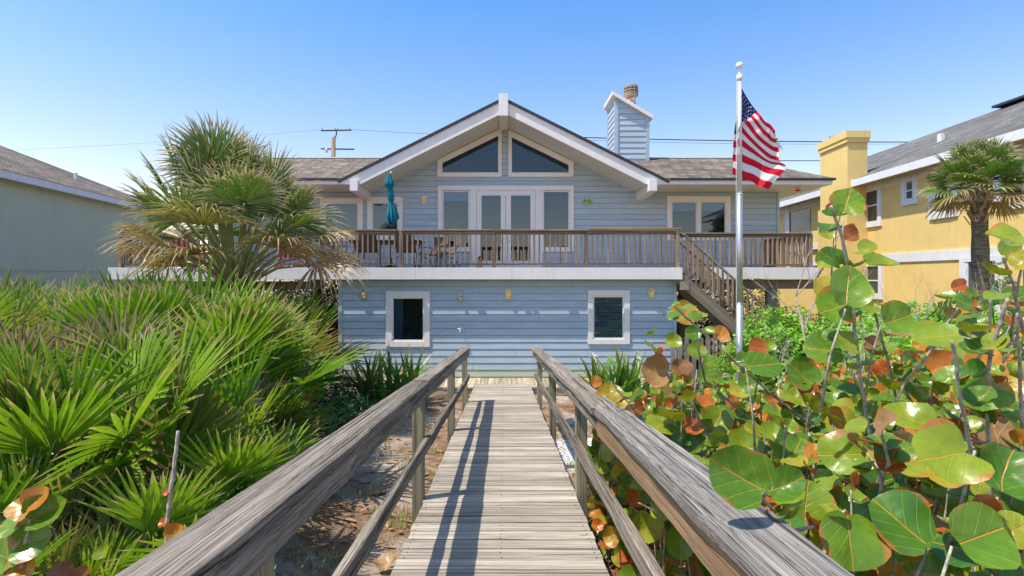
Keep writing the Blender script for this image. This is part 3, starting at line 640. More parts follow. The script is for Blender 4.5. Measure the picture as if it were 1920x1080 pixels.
def railing(name, label, p0, p1, posts, z=DZ, newcap=None, endpost=True, sp=.1255):
    p0 = Vector((*p0, z)); p1 = Vector((*p1, z)); L = (p1-p0).length; t = (p1-p0).normalized()
    th = thing('deck_railing', label, 'railing', p0)
    nrm = Vector((t.y, -t.x, 0))
    isx = abs(t.x) > .5
    m1 = M['drail']; 
    for s in posts:
        mb = MB(); c = p0+t*s; mb.box(c.x-.047, c.x+.047, c.y-.047, c.y+.047, z, z+.885); mb.build('post', M['dpost'], th, bevel=.005)
    mb = MB(); a = Vector((0, 0, .902)); segs = sorted({0, *[s for s in posts], L})
    for q0, q1 in zip(segs, segs[1:]):
        if q1-q0 > .1: mb.beam(p0+t*(q0+.002)+a, p0+t*(q1-.002)+a, .14, .034, jit=.002)
    mb.build('cap_rail', m1, th, bevel=.004)
    for (h, hh, nm) in ((.84, .085, 'top_rail'), (.09, .04, 'bottom_rail')):
        mb = MB()
        for q0, q1 in zip(segs, segs[1:]):
            if q1-q0 > .15: mb.beam(p0+t*(q0+.05)+Vector((0, 0, h)), p0+t*(q1-.05)+Vector((0, 0, h)), .036, hh, jit=.0015)
        mb.build(nm, m1, th)
    n = int(L/sp)
    for k in range(n):
        s = (k+.5)*L/n
        if any(abs(s-q) < .06 for q in posts): continue
        mb = MB(); c = p0+t*s-nrm*.0
        w = .019; dx = U(-.004, .004)
        mb.beam(c+Vector((0, 0, .10))-nrm*0.035*(-1), c+Vector((dx, 0, .80))+nrm*.035, w*2, w*2, (0, 1, 0) if isx else (1, 0, 0)); mb.build('baluster', M['dpost'], th)
    return th
YR = 12.83
railing('deck_railing', 'brown wooden deck railing across the middle front of the deck, ending at the stairs', (-2.5, YR), (4.22, YR), [.04, 2.27, 4.5, 6.68])
mb = MB(); mb.beam((2.05, YR, DZ+.937), (4.27, YR, DZ+.937), .145, .034); nc = mb.build('deck_board', M['newcap'], None, bevel=.004); tag(nc, 'new yellow board laid on top of the railing cap, left of the stairs', 'board')
railing('deck_railing', 'brown wooden deck railing behind the big palm on the left front of the deck', (-9.3, YR), (-2.55, YR), [.1, 2.3, 4.5])
railing('deck_railing', 'brown wooden side railing at the left end of the deck', (-9.3, YR+.1), (-9.3, 16.3), [1.6, 3.3])
railing('deck_railing', 'brown wooden deck railing right of the stairs, behind the flagpole', (4.4, 13.74), (7.96, 13.74), [3.5], sp=.122)
railing('deck_railing', 'brown wooden side railing at the right end of the deck, towards the yellow house', (7.96, 13.84), (7.96, 16.3), [1.3, 2.35])

# ------------------------------------------------------------------ stairs
st = thing('outdoor_staircase', 'weathered wooden staircase running down from the deck behind the flagpole', 'staircase', (4.3, 12.8, DZ))
sl_ = .893; X0 = 4.27
for yy in (12.74, 13.52):
    mb = MB(); a = lambda x, dz: (x, yy, 1.93-.32-sl_*(x-X0)+dz)
    mb.beam(a(4.16, .02), a(7.0, .02), .04, .25); mb.build('stringer', M['stair'], st, bevel=.004)
    zt = lambda x: 2.77-sl_*(x-4.26)
    mb = MB(); mb.beam((4.30, yy, zt(4.30)), (7.3, yy, zt(7.3)), .09, .04); mb.build('handrail', M['stair'], st, bevel=.004)
    mb = MB(); mb.beam((4.31, yy, zt(4.31)-.71), (7.2, yy, zt(7.2)-.71), .04, .05); mb.build('lower_rail', M['stair'], st)
    x = 4.40
    while x < 7.15:
        if abs(x-5.57) > .06:
            mb = MB(); mb.beam((x, yy-.03, zt(x)-.76), (x, yy-.03, zt(x)-.02), .036, .036, (0, 1, 0)); mb.build('baluster', M['dpost'], st)
        x += .118
    for px_ in (5.57, 7.2):
        mb = MB(); mb.box(px_-.045, px_+.045, yy+.022, yy+.11, gz(px_, yy)-.1, zt(px_)-.02); mb.build('post', M['orange'] if px_ < 6 else M['dpost'], st, bevel=.004)
for k in range(13):
    x = 4.40+.228*k; z = DZ-.204*(k+1)
    mb = MB(); mb.box(x-.12, x+.15, 12.765, 13.495, z-.04, z); mb.build('tread', M['stair'], st, bevel=.004)
mb = MB(); mb.box(4.21, 4.42, 12.70, 12.735, 1.40, 1.60); mb.build('ledger', M['stair'], st)

# picket gate / fence beside the stairs
pg = thing('picket_fence', 'low unpainted picket fence at the foot of the stairs, behind the sea grapes', 'fence', (4.2, 12.4, -.9))
k = 0; x = XW(1262, 12.4)
while x < 5.75:
    mb = MB(); w = .052; h = .31+U(-.02, .02); mb.prism([(x-w, -.88), (x+w, -.88), (x+w, h-.03), (x+w*.5, h), (x-w*.5, h), (x-w, h-.03)], 12.4, 12.42); mb.build('picket', M['picket'], pg); x += .163
mb = MB(); mb.box(3.9, 5.7, 12.421, 12.46, .02, .11); mb.box(3.9, 5.7, 12.421, 12.46, -.62, -.53); mb.build('rail', M['picket'], pg)

# raised planter under the deck left
pl = thing('raised_planter', 'grey boarded raised planter under the left side of the deck', 'planter', (-5, 14, -.9))
mb = MB()
for k in range(4): mb.box(-6.1, -4.62, 14.0, 14.04, .02+.15*k, .165+.15*k); mb.box(-4.66, -4.62, 14.041, 15.3, .02+.15*k, .165+.15*k)
mb.box(-6.1, -4.62, 14.0, 14.06, -.9, .015); mb.box(-6.14, -4.58, 13.96, 14.1, .622, .655); mb.build('side', M['picket'], pl)
t = NT('planter_soil'); M['soil'] = t.fin((.10, .06, .04), .95, .1)
mb = MB(); mb.box(-6.09, -4.67, 14.042, 15.3, .3, .56); mb.build('soil', M['soil'], pl)
# low timber edging with mulch bed, left corner of the house
mb = MB(); mb.beam((-6.2, 12.3, -.35), (-4.08, 13.4, -.30), .08, .24); mb.beam((-6.1, 12.1, -.62), (-4.1, 13.1, -.62), .08, .2); ed = mb.build('timber_edging', M['stair'], None, bevel=.006); tag(ed, 'weathered timber edging of the mulch bed at the left corner of the blue house', 'timber edging')

# ------------------------------------------------------------------ wall lights
def wall_light(px, py, d, y, label, lizard=False):
    x, z = XW(px, d), ZW(py, d)
    th = thing('wall_light', label, 'light', (x, y-.015, z), 'oval bulkhead lights on the blue wall')
    def oval(mb, rx, rz, y0, y1, dome=0):
        n = 28; A = []; B = []
        for k in range(n):
            a = 2*math.pi*k/n; cx = rx*math.cos(a); cz = rx*math.sin(a)+(rz-rx)*(1 if math.sin(a) > 0 else -1)
            A.append(mb.vert((x+cx, y0, z+cz))); B.append(mb.vert((x+cx*(1-dome), y1, z+cz*(1-dome*.6))))
        for k in range(n): mb.face(A[k], A[(k+1) % n], B[(k+1) % n], B[k])
        mb.face(*B); mb.face(*A[::-1])
    mb = MB(); oval(mb, .072, .125, y-.015, y-.045); mb.build('base', M['brass'] if not lizard else M['cream'], th)
    mb = MB(); oval(mb, .052, .10, y-.046, y-.095, .25); mb.build('lens', M['lens'], th, smooth=False)
    mb = MB()
    for dz in (-.035, .035): mb.tube([(x-.062, y-.05, z+dz), (x-.045, y-.10, z+dz), (x+.045, y-.10, z+dz), (x+.062, y-.05, z+dz)], .004, 6)
    mb.tube([(x, y-.05, z+.115), (x, y-.102, z+.08), (x, y-.102, z-.08), (x, y-.05, z-.115)], .004, 6); mb.build('guard', M['brass'], th)
wall_light(682.5, 553.5, YL, YL, 'oval brass bulkhead light at the far left of the lower blue wall')
wall_light(953, 551.5, YL, YL, 'oval brass bulkhead light in the middle of the lower blue wall')
wall_light(1220.5, 549.5, YL, YL, 'oval brass bulkhead light at the right end of the lower blue wall')
wall_light(796, 376, YU, YU, 'oval brass bulkhead light on the upper wall, right of the folded teal umbrella')
wall_light(1099.5, 377.5, YU, YU, 'pale oval light on the upper wall with a green lizard across it', True)
def lizard():
    x, z, y = XW(1100, YU), ZW(378.5, YU), YU-.125; mb = MB()
    mb.tube([(x-.14, y, z+.03), (x-.10, y, z-.01), (x-.04, y, z), (x+.03, y, z+.01), (x+.08, y, z+.0), (x+.13, y, z+.02), (x+.155, y, z+.02)], [.004, .012, .026, .028, .018, .026, .01], 8)
    for sx, sz in ((-.04, 1), (-.04, -1), (.05, 1), (.05, -1)): mb.tube([(x+sx, y, z), (x+sx+.03*(1 if sx > 0 else -1), y, z+.05*sz), (x+sx+.05*(1 if sx > 0 else -1), y, z+.045*sz)], [.01, .008, .012], 6)
    tag(mb.build('lizard_ornament', M['lime'], None, smooth=True), 'lime green lizard ornament on the pale wall light right of the french doors', 'ornament')
lizard()
# small spot lamp and a hose spigot
sx_, sz_ = XW(863, YL), ZW(553, YL)
sp = thing('spot_lamp', 'small round brass spot lamp on the lower blue wall, right of the left window', 'lamp', (sx_, YL, sz_))
mb = MB(); mb.box(sx_-.07, sx_+.07, YL-.03, YL-.012, sz_-.06, sz_+.11); mb.build('plate', M['blue'], sp, bevel=.004)
mb = MB(); mb.tube([(sx_, YL-.03, sz_+.02), (sx_, YL-.10, sz_), (sx_, YL-.12, sz_-.04)], .016, 8); mb.build('arm', M['brass'], sp)
mb = MB(); n = 14
mb.lathe((sx_, YL-.13, sz_-.13), [(.03, 0), (.058, .02), (.062, .055), (.045, .09), (.02, .105)], n); mb.build('lamp_head', M['brass'], sp, smooth=True)
hx_, hz_ = XW(863, YL), ZW(618, YL)
sp = thing('outdoor_socket', 'pale outdoor socket cover on the sunlit lower blue wall, under the spot lamp', 'socket', (hx_, YL, hz_))
mb = MB(); mb.box(hx_-.05, hx_+.09, YL-.035, YL-.012, hz_-.02, hz_+.10); mb.build('plate', M['blue'], sp, bevel=.004)
mb = MB(); mb.tube([(hx_, YL-.04, hz_+.03), (hx_, YL-.12, hz_+.03), (hx_-.06, YL-.13, hz_+.03)], .014, 8); mb.tube([(hx_, YL-.12, hz_+.03), (hx_+.01, YL-.14, hz_-.05)], .013, 8); mb.build('spout', M['fasc'], sp)

# ------------------------------------------------------------------ things on the deck
def sling_chair(loc, rz, label, mat='sling', high=.95):
    th = thing('patio_chair', label, 'chair', (0, 0, 0), 'brown patio chairs round the deck table')
    for s in (-1, 1):
        mb = MB(); mb.tube([(s*.27, -.26, 0), (s*.28, -.25, .25), (s*.28, -.22, .42), (s*.28, -.28, .60), (s*.28, -.1, .64), (s*.27, .2, .62)], .014, 8)
        mb.tube([(s*.27, .30, 0), (s*.27, .15, .25), (s*.26, -.24, .40)], .014, 8); mb.tube([(s*.25, .1, .38), (s*.25, .26, .65), (s*.24, .33, high)], .014, 8)
        mb.build('side_frame', M['bronze'], th, smooth=True)
    mb = MB(); mb.beam((0, -.26, .43), (0, .16, .40), .5, .012); mb.build('seat', M[mat], th)
    mb = MB(); mb.beam((0, .12, .41), (0, .27, .67), .48, .012); mb.beam((0, .27, .67), (0, .335, high), .47, .012); mb.build('backrest', M[mat], th)
    th.location = loc; th.rotation_euler = (0, 0, rz); return th
c1 = sling_chair((XW(838, 14.4), 14.45, DZ), R(-70), 'brown patio chair at the right end of the table, nearest the french doors')
for (px, y, rz, lb) in ((765, 13.7, R(172), 'brown patio chair at the near right side of the deck table'), (690, 13.65, R(185), 'brown patio chair at the near left side of the deck table'), (640, 14.5, R(85), 'brown patio chair at the left end of the deck table'), (815, 15.3, R(-30), 'brown patio chair behind the right end of the table')):
    dup(c1, (XW(px, y), y, DZ), rz, 1, lb)
tb = thing('patio_table', 'long brown patio table on the deck with the folded teal umbrella through it', 'table', (XW(727, 14.3), 14.3, DZ))
mb = MB(); tx = tb.location.x; mb.box(tx-.93, tx+.93, 13.85, 14.75, DZ+.715, DZ+.745); mb.box(tx-.90, tx+.90, 13.88, 14.72, DZ+.66, DZ+.714); mb.build('tabletop', M['bronze'], tb, bevel=.008)
for sx in (-.8, .8):
    for sy in (13.95, 14.65):
        mb = MB(); mb.tube([(tx+sx, sy, DZ), (tx+sx*.9, sy, DZ+.35), (tx+sx, sy, DZ+.67)], .022, 8); mb.build('leg', M['bronze'], tb, smooth=True)
um = thing('patio_umbrella', 'folded teal patio umbrella standing through the deck table', 'umbrella', (XW(733, 14.3), 14.3, DZ))
ux = um.location.x
mb = MB(); mb.tube([(ux-.02, 14.3, DZ), (ux-.02, 14.3, DZ+2.55)], .019, 10); mb.build('pole', M['black'], um)
mb = MB(); mb.lathe((ux-.02, 14.3, DZ), [(.24, 0), (.24, .05), (.05, .09), (.04, .3)], 20); mb.build('base', M['black'], um)
mb = MB(); z0 = ZW(420, 14.3); z1 = ZW(323, 14.3); rings = []; n = 40; prof = [(0, .10), (.04, .135), (.12, .165), (.25, .13), (.40, .07), (.43, .062), (.47, .085), (.60, .085), (.72, .08), (.755, .125), (.78, .13), (.86, .09), (.93, .06), (.97, .035), (1, .012)]
for f_, r in prof:
    r *= .84
    z = z0+(z1-z0)*f_; off = .03*math.sin(f_*5)+(.05*(1-f_/.4) if f_ < .4 else 0)
    rings.append([mb.vert((ux-.02+off+r*(1+.28*math.sin(8*a+3*f_)+.12*math.sin(13*a))*math.cos(a), 14.3+r*(1+.28*math.sin(8*a+3*f_))*math.sin(a), z+(.06*math.sin(3*a+1) if f_ < .1 else 0)), (0, 0, 0)) for a in [2*math.pi*k/n for k in range(n)]])
for a, b in zip(rings, rings[1:]):
    for j in range(n): mb.face(a[j], a[(j+1) % n], b[(j+1) % n], b[j])
mb.build('canopy', M['teal'], um, smooth=True)
mb = MB(); mb.lathe((ux+.0, 14.3, z1-.03), [(.02, 0), (.022, .03), (.01, .06)], 10); mb.build('finial', M['white'], um)
def adirondack(loc, rz, label):
    th = thing('deck_chair', label, 'chair', (0, 0, 0), 'red slatted chairs behind the palm')
    for k in range(5):
        mb = MB(); x = (k-2)*.115; mb.beam((x, .12, .30), (x*1.15, .50, .98-.03*abs(k-2)), .10, .02, (0, 1, 0)); mb.build('back_slat', M['red'], th)
    for k in range(5): mb = MB(); mb.beam((-.28, -.32+.11*k, .40-.028*k), (.28, -.32+.11*k, .40-.028*k), .10, .02); mb.build('seat_slat', M['red'], th)
    for s in (-1, 1):
        mb = MB(); mb.beam((s*.34, -.42, .60), (s*.34, .32, .60), .14, .022); mb.build('armrest', M['red'], th)
        mb = MB(); mb.box(s*.33-.05, s*.33+.05, -.36, -.33, 0, .588); mb.build('leg', M['red'], th)
        mb = MB(); mb.beam((s*.29, -.36, .36), (s*.29, .50, .06), .025, .12); mb.build('leg', M['red'], th)
    th.location = loc; th.rotation_euler = (0, 0, rz); return th
a1 = adirondack((XW(545, 13.8), 13.9, DZ), R(190), 'red slatted deck chair right of the palm crown, behind the railing')
dup(a1, (XW(352, 13.9), 14.0, DZ), R(160), 1, 'red slatted deck chair seen through the left half of the palm, behind the railing')
# small tan figure by the railing
th = thing('garden_figurine', 'small cream coloured figurine standing on the deck in front of the left french door', 'figurine', (XW(899.5, 13.0), 13.0, DZ))
fx_ = th.location.x
mb = MB(); mb.lathe((fx_, 13.0, DZ), [(.07, 0), (.075, .05), (.06, .12), (.035, .16)], 14); mb.build('body', M['cream'], th, smooth=True)
mb = MB(); mb.lathe((fx_, 13.0, DZ+.15), [(.03, 0), (.05, .03), (.05, .07), (.025, .10)], 14); mb.build('head', M['cream'], th, smooth=True)
mb = MB(); mb.lathe((fx_, 13.0, DZ+.225), [(.055, 0), (.035, .03), (.01, .07)], 14); mb.build('hat', M['sling'], th, smooth=True)
# hummingbird feeder
fd = 15.6; fx_, fz_ = XW(1496, fd), ZW(346, fd)
th = thing('bird_feeder', 'small red hummingbird feeder hanging from the right eave of the blue house', 'bird feeder', (fx_, fd, fz_))
mb = MB(); mb.tube([(fx_, fd, 4.33), (fx_, fd, fz_-.02)], .004, 6); mb.build('hook', M['black'], th)
mb = MB(); mb.lathe((fx_, fd, fz_-.16), [(.03, 0), (.045, .04), (.04, .12), (.02, .15)], 12); mb.build('bottle', M['lens'], th, smooth=True)
mb = MB(); mb.lathe((fx_, fd, fz_-.20), [(.03, 0), (.085, .015), (.08, .04), (.03, .05)], 14); mb.build('base', M['red'], th, smooth=True)
# soffit down lights
for px in (1278, 1407):
    mb = MB(); mb.lathe((XW(px, 15.8), 15.8, 4.322), [(.09, 0), (.09, .008)], 18); mb.build('downlight', M['brass'], house)

# ------------------------------------------------------------------ flagpole and flag
FD = 10.0; fx = XW(1386.5, FD)
fp = thing('flagpole', 'tall silver metal flagpole with white ball finial standing right of the walkway', 'flagpole', (fx, FD, gz(fx, FD)))
zb = gz(fx, FD)-.05; zj = ZW(365, FD); zj2 = ZW(570, FD); ztop = ZW(148, FD)
mb = MB(); mb.tube([(fx, FD, zb), (fx, FD, zj2)], .059, 20); mb.build('lower_pole', M['pole'], fp, smooth=True)
mb = MB(); mb.tube([(fx, FD, zj2+.002), (fx, FD, zj)], .055, 20); mb.tube([(fx, FD, zj2+.002), (fx, FD, zj2+.02)], .061, 20); mb.build('middle_pole', M['pole'], fp, smooth=True)
mb = MB(); mb.tube([(fx, FD, zj+.002), (fx, FD, ztop)], [.046, .036], 20); mb.tube([(fx, FD, zj+.002), (fx, FD, zj+.02)], .058, 20); mb.build('upper_pole', M['polew'], fp, smooth=True)
mb = MB(); mb.lathe((fx, FD, ztop-.02), [(.05, 0), (.055, .02), (.055, .09), (.02, .1), (.012, .17)], 18); mb.build('truck', M['fasc'], fp, smooth=True)
mb = MB(); mb.lathe((fx, FD, ZW(129.5, FD)), [(.065*math.sin(math.pi*k/12)+.001, .065-.065*math.cos(math.pi*k/12)) for k in range(13)], 20); mb.build('ball_finial', M['white'], fp, smooth=True)
mb = MB(); mb.tube([(fx-.06, FD-.02, ztop+.03), (fx-.075, FD-.03, 3.2), (fx-.07, FD-.03, .6)], .004, 6); mb.build('halyard', M['white'], fp)
mb = MB(); mb.tube([(fx-.06, FD-.05, .45), (fx-.085, FD-.09, .5), (fx-.09, FD-.09, .38)], .012, 6); mb.build('cleat', M['steel'], fp)

ctrl = [[(1390, 164), (1405, 190), (1424, 214), (1438, 230), (1453, 244)],
        [(1384, 205), (1396, 212), (1411, 228), (1436, 258), (1456, 270)],
        [(1377, 245), (1383, 246), (1391, 243), (1428, 283), (1463, 300)],
        [(1374, 286), (1383, 287), (1394, 286), (1430, 306), (1471, 319)],
        [(1373, 326), (1383, 331), (1397, 336), (1420, 346), (1441, 356)]]
ctrl = np.array(ctrl, dtype=float)
def cr(p, t):                                  # catmull-rom through 5 samples
    n = len(p)-1; t = max(0, min(n-1e-6, t*n)); i = int(t); f = t-i
    g = lambda k: p[k] if 0 <= k <= n else (2*p[0]-p[1] if k < 0 else 2*p[n]-p[n-1])
    a, b, c, d = g(i-1), g(i), g(i+1), g(i+2)
    return .5*((2*b)+(-a+c)*f+(2*a-5*b+4*c-d)*f*f+(-a+3*b-3*c+d)*f**3)
def flag_pt(u, v, off=0):
    col = np.array([cr(ctrl[k], u) for k in range(5)]); q = cr(col, v)
    behind = .10*math.exp(-((u-.12)/.16)**2)*(.25+v)
    d = FD+behind+.10*math.sin(7.5*u+3.4*v)*min(1, 3*u)*(.5+.6*v)+.035*math.sin(19*u-5*v)*u+.12*u+.02*math.sin(31*u+9*v)
    q0 = q+np.array([2.2*math.sin(16*v+9*u)*max(0, u-.45)*2, 1.6*math.sin(21*u+4*v)*u])
    p = P(q0[0], q0[1], d); p.y += off; return p
flag = thing('national_flag', 'red, white and blue striped flag with stars, hanging in folds from the flagpole', 'flag', (fx, FD, ZW(164, FD)))
def cloth(name, c):
    t = NT(name); n = t.noise(t.coord(scale=(1, 1, 1)), 260, 2); t.bump(n, .1, .001); m = t.fin(c, .8, .2); t.translucent(c, .35); return m
FM = {'r': cloth('red_flag_cloth', (.62, .012, .035)), 'w': cloth('white_flag_cloth', (.82, .80, .80)), 'b': cloth('navy_flag_cloth', (.012, .035, .16))}
def patch(mb, u0, u1, v0, v1, nu, nv):
    g_ = [[mb.vert(flag_pt(u0+(u1-u0)*i/nu, v0+(v1-v0)*j/nv), (0, 0, 0)) for i in range(nu+1)] for j in range(nv+1)]
    for j in range(nv):
        for i in range(nu): mb.face(g_[j][i], g_[j][i+1], g_[j+1][i+1], g_[j+1][i])
mr, mw = MB(), MB()
for k in range(13):
    u0 = .42 if k < 7 else 0; patch(mr if k % 2 == 0 else mw, u0, 1, k/13, (k+1)/13, 60, 4)
mr.build('red_stripes', FM['r'], flag, smooth=True); mw.build('white_stripes', FM['w'], flag, smooth=True)
mb = MB(); patch(mb, 0, .42, 0, 7/13, 40, 30); mb.build('canton', FM['b'], flag, smooth=True)
mb = MB()
for r in range(9):
    for c in range(6 if r % 2 == 0 else 5):
        cu = .42*(1+2*c+(r % 2))/12; cv = 7/13*(r+1)/10; ru = .017; rv = .026
        for off in (-.006, .006):
            ce = mb.vert(flag_pt(cu, cv, off)); ring = [mb.vert(flag_pt(max(0, cu+ru*(1 if k % 2 == 0 else .42)*math.sin(math.pi*k/5)), max(0, cv-rv*(1 if k % 2 == 0 else .42)*math.cos(math.pi*k/5)), off)) for k in range(10)]
            for k in range(10): mb.face(ce, ring[k], ring[(k+1) % 10])
mb.build('stars', FM['w'], flag)

# ------------------------------------------------------------------ neighbouring houses
yh = thing('neighbour_house', 'yellow stucco neighbouring house with grey shingle roof and white bands on the right', 'house', (13, 16, -.9))
KX, KD = .053, 17.3
def yx(d): return 11.6+KX*-(d-KD)*-1
def yd(px): r = (px-944)/1000; return (11.6-KX*KD)/(r-KX)
def yP(px, py, out=0):                        # point on the yellow wall plane, moved outwards by out
    d = yd(px); return Vector((yx(d)-out, d, ZW(py, d)))
def ybox(mb, d0, d1, z0, z1, o0, o1, c=None):  # slab on the wall between depths d0<d1, from o0 to o1 outwards
    c = c or (rnd(), rnd(), rnd())
    pts = [(yx(d)-o, d, z) for z in (z0, z1) for d in (d0, d1) for o in (o1, o0)]
    i = [mb.vert(p, c) for p in pts]
    for q in ((0, 2, 3, 1), (4, 5, 7, 6), (0, 1, 5, 4), (2, 6, 7, 3), (0, 4, 6, 2), (1, 3, 7, 5)): mb.face(*[i[k] for k in q])
mb = MB(); ybox(mb, 5, 27, -1, 4.72, -.3, 0); mb.build('wall', M['yellow'], yh)
mb = MB(); ybox(mb, 5, 27, 2.14, 2.40, .001, .035); ybox(mb, 5, 27, 4.40, 4.70, .001, .035); mb.build('band', M['ywhite'], yh)
mb = MB(); c = (.5, .5, .5)
def roofy(x, d, z): return (x+KX*(d-KD), d, z)
mb.poly([roofy(11.15, 4, 4.78), roofy(11.15, 28, 4.78), roofy(15.5, 26, 6.95), roofy(15.5, 4, 6.95)], c); mb.poly([roofy(15.5, 4, 6.95), roofy(15.5, 26, 6.95), roofy(20, 28, 4.8), roofy(20, 4, 4.8)], c); mb.poly([roofy(11.15, 28, 4.78), roofy(20, 28, 4.8), roofy(15.5, 26, 6.95)], c)
rf = mb.build('roof', M['roofg'], yh)
mb = MB(); 
for (a, b, z0, z1) in ((11.10, 11.16, 4.58, 4.79),): 
    i = [mb.vert(roofy(x, d, z), c) for z in (z0, z1) for d in (4, 28) for x in (a, b)]
    for q in ((0, 2, 3, 1), (4, 5, 7, 6), (0, 1, 5, 4), (2, 6, 7, 3), (0, 4, 6, 2), (1, 3, 7, 5)): mb.face(*[i[k] for k in q])
mb.build('gutter', M['ywhite'], yh)
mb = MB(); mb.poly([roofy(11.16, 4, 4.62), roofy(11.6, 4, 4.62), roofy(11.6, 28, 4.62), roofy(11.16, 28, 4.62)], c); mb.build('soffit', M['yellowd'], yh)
def ywin(px0, px1, py0, py1, tr=.16):
    d0, d1 = sorted((yd(px0), yd(px1))); dm = (d0+d1)/2; z1 = ZW(py0, dm); z0 = ZW(py1, dm); mb = MB()
    ybox(mb, d0, d0+tr, z0, z1, -.0, .05); ybox(mb, d1-tr, d1, z0, z1, -.0, .05); ybox(mb, d0+tr, d1-tr, z0, z0+tr*1.1, -.0, .06); ybox(mb, d0+tr, d1-tr, z1-tr*.8, z1, -.0, .05)
    f = mb.build('window', M['ywhite'], yh); mb = MB(); ybox(mb, d0+tr, d1-tr, z0+tr*1.1, z1-tr*.8, .004, .01); mb.build('pane', M['glassy'], f)
    mb = MB()
    ybox(mb, d0+tr+.001, d0+tr+.04, z0+tr*1.1, z1-tr*.8, .011, .03); ybox(mb, d1-tr-.04, d1-tr-.001, z0+tr*1.1, z1-tr*.8, .011, .03); ybox(mb, d0+tr+.04, d1-tr-.04, (z0+z1)/2-.02, (z0+z1)/2+.02, .011, .03); mb.build('sash', M['ywhite'], f)
t = NT('dark_neighbour_glass'); M['glassy'] = t.fin((.05, .06, .065), .12, .6)
ywin(1615, 1654, 346, 426); ywin(1692, 1722, 330, 384); ywin(1744, 1797, 352, 409); ywin(1868, 1935, 310, 392); ywin(1802, 1882, 480, 640)
ywin(1610, 1656, 492, 560)
for pa, pb in ((1817, 1802), (1628, 1613)): mb = MB(); ybox(mb, yd(pa), yd(pb), -1, 2.14, .001, .035); mb.build('pilaster', M['ywhite'], yh)
mb = MB(); ybox(mb, yd(1520), yd(1482), 3.0, 4.35, .005, .02); mb.build('screen', M['glassy'], yh)
mb = MB(); ybox(mb, yd(1482), yd(1474), 1.9, 4.55, .005, .06); ybox(mb, yd(1537), yd(1474), 2.75, 2.92, .02, .09); mb.build('porch_trim', M['ywhite'], yh)
# stucco chimney
mb = MB(); xw = 11.6
def yblk(mb, xa, d0, d1, z0, z1, xb=11.9):
    i = [mb.vert((x+KX*(d-KD), d, z), c) for z in (z0, z1) for d in (d0, d1) for x in (xa, xb)]
    for q in ((0, 2, 3, 1), (4, 5, 7, 6), (0, 1, 5, 4), (2, 6, 7, 3), (0, 4, 6, 2), (1, 3, 7, 5)): mb.face(*[i[k] for k in q])
yblk(mb, 10.98, 17.0, 18.6, -1, 6.12, 11.62); chm = mb.build('chimney', M['yellow'], yh)
mb = MB(); yblk(mb, 10.93, 16.95, 18.65, 6.0, 6.14, 11.66); yblk(mb, 10.90, 16.92, 18.68, 6.142, 6.36, 11.68); mb.build('chimney_cap', M['yellow'], chm)
mb = MB(); mb.lathe((11.3, 18.2, 6.36), [(.16, 0), (.17, .10), (.17, .14)], 16); mb.build('flue', M['rust'], chm)
mb = MB(); yblk(mb, 10.93, 16.93, 18.66, -1, 4.02, 11.66); mb.build('chimney_base', M['yellow'], chm)
mb = MB(); mb.box(15.1, 15.5, 9, 16.5, 6.93, 7.0); mb.build('ridge_vent', M['edge'], rf)
vp = P(1763, 253, 0); dv = 14.0; mb = MB(); vx = XW(1763, dv+2); mb.box(13.05, 13.15, 15.9, 16.05, 5.7, 6.0)
mb.build('vent_pipe', M['ywhite'], rf)

gh = thing('neighbour_house', 'grey-green stucco neighbouring house with brown shingle roof at the left edge', 'house', (-14, 16, -.9))
LX = lambda d: -13.45-.129*(d-15)
def lpts(x, d, z): return (LX(d)+x, d, z)
mb = MB(); i = [mb.vert(lpts(x, d, z), c) for z in (-1, 4.42) for d in (5, 23.5) for x in (-3, -.4)]
for q in ((0, 2, 3, 1), (4, 5, 7, 6), (0, 1, 5, 4), (2, 6, 7, 3), (0, 4, 6, 2), (1, 3, 7, 5)): mb.face(*[i[k] for k in q])
i = [mb.vert(lpts(x, d, z), c) for z in (1.90, 1.92) for d in (5, 23.5) for x in (-.41, -.375)]
for q in ((0, 2, 3, 1), (4, 5, 7, 6), (0, 1, 5, 4), (2, 6, 7, 3), (0, 4, 6, 2), (1, 3, 7, 5)): mb.face(*[i[k] for k in q])
mb.build('wall', M['grn'], gh)
mb = MB(); i = [mb.vert(lpts(x, d, z), c) for z in (4.36, 4.56) for d in (4, 23.9) for x in (-.06, .0)]
for q in ((0, 2, 3, 1), (4, 5, 7, 6), (0, 1, 5, 4), (2, 6, 7, 3), (0, 4, 6, 2), (1, 3, 7, 5)): mb.face(*[i[k] for k in q])
mb.build('fascia', M['ywhite'], gh)
mb = MB(); mb.poly([lpts(-.06, 4, 4.40), lpts(-.42, 4, 4.40), lpts(-.42, 23.9, 4.40), lpts(-.06, 23.9, 4.40)], c); mb.build('soffit', M['grn'], gh)
mb = MB(); mb.poly([lpts(.02, 4, 4.57), lpts(.02, 24, 4.57), lpts(-5, 19, 6.8), lpts(-5, 4, 6.8)], c); mb.poly([lpts(.02, 24, 4.57), lpts(-10, 24, 4.57), lpts(-5, 19, 6.8)], c); rf = mb.build('roof', M['roofb'], gh)
mb = MB(); q = lpts(-1.6, 19.5, 5.27); mb.lathe((q[0], q[1], q[2]-.05), [(.05, 0), (.05, .3)], 10); mb.build('vent_pipe', M['ywhite'], rf)
mb = MB(); i = [mb.vert(lpts(x, d, z), c) for z in (-1, 1.88) for d in (9, 14.25) for x in (-.4, -.33)]
for q in ((0, 2, 3, 1), (4, 5, 7, 6), (0, 1, 5, 4), (2, 6, 7, 3), (0, 4, 6, 2), (1, 3, 7, 5)): mb.face(*[i[k] for k in q])
mb.build('wall_panel', M['soffit'], gh)

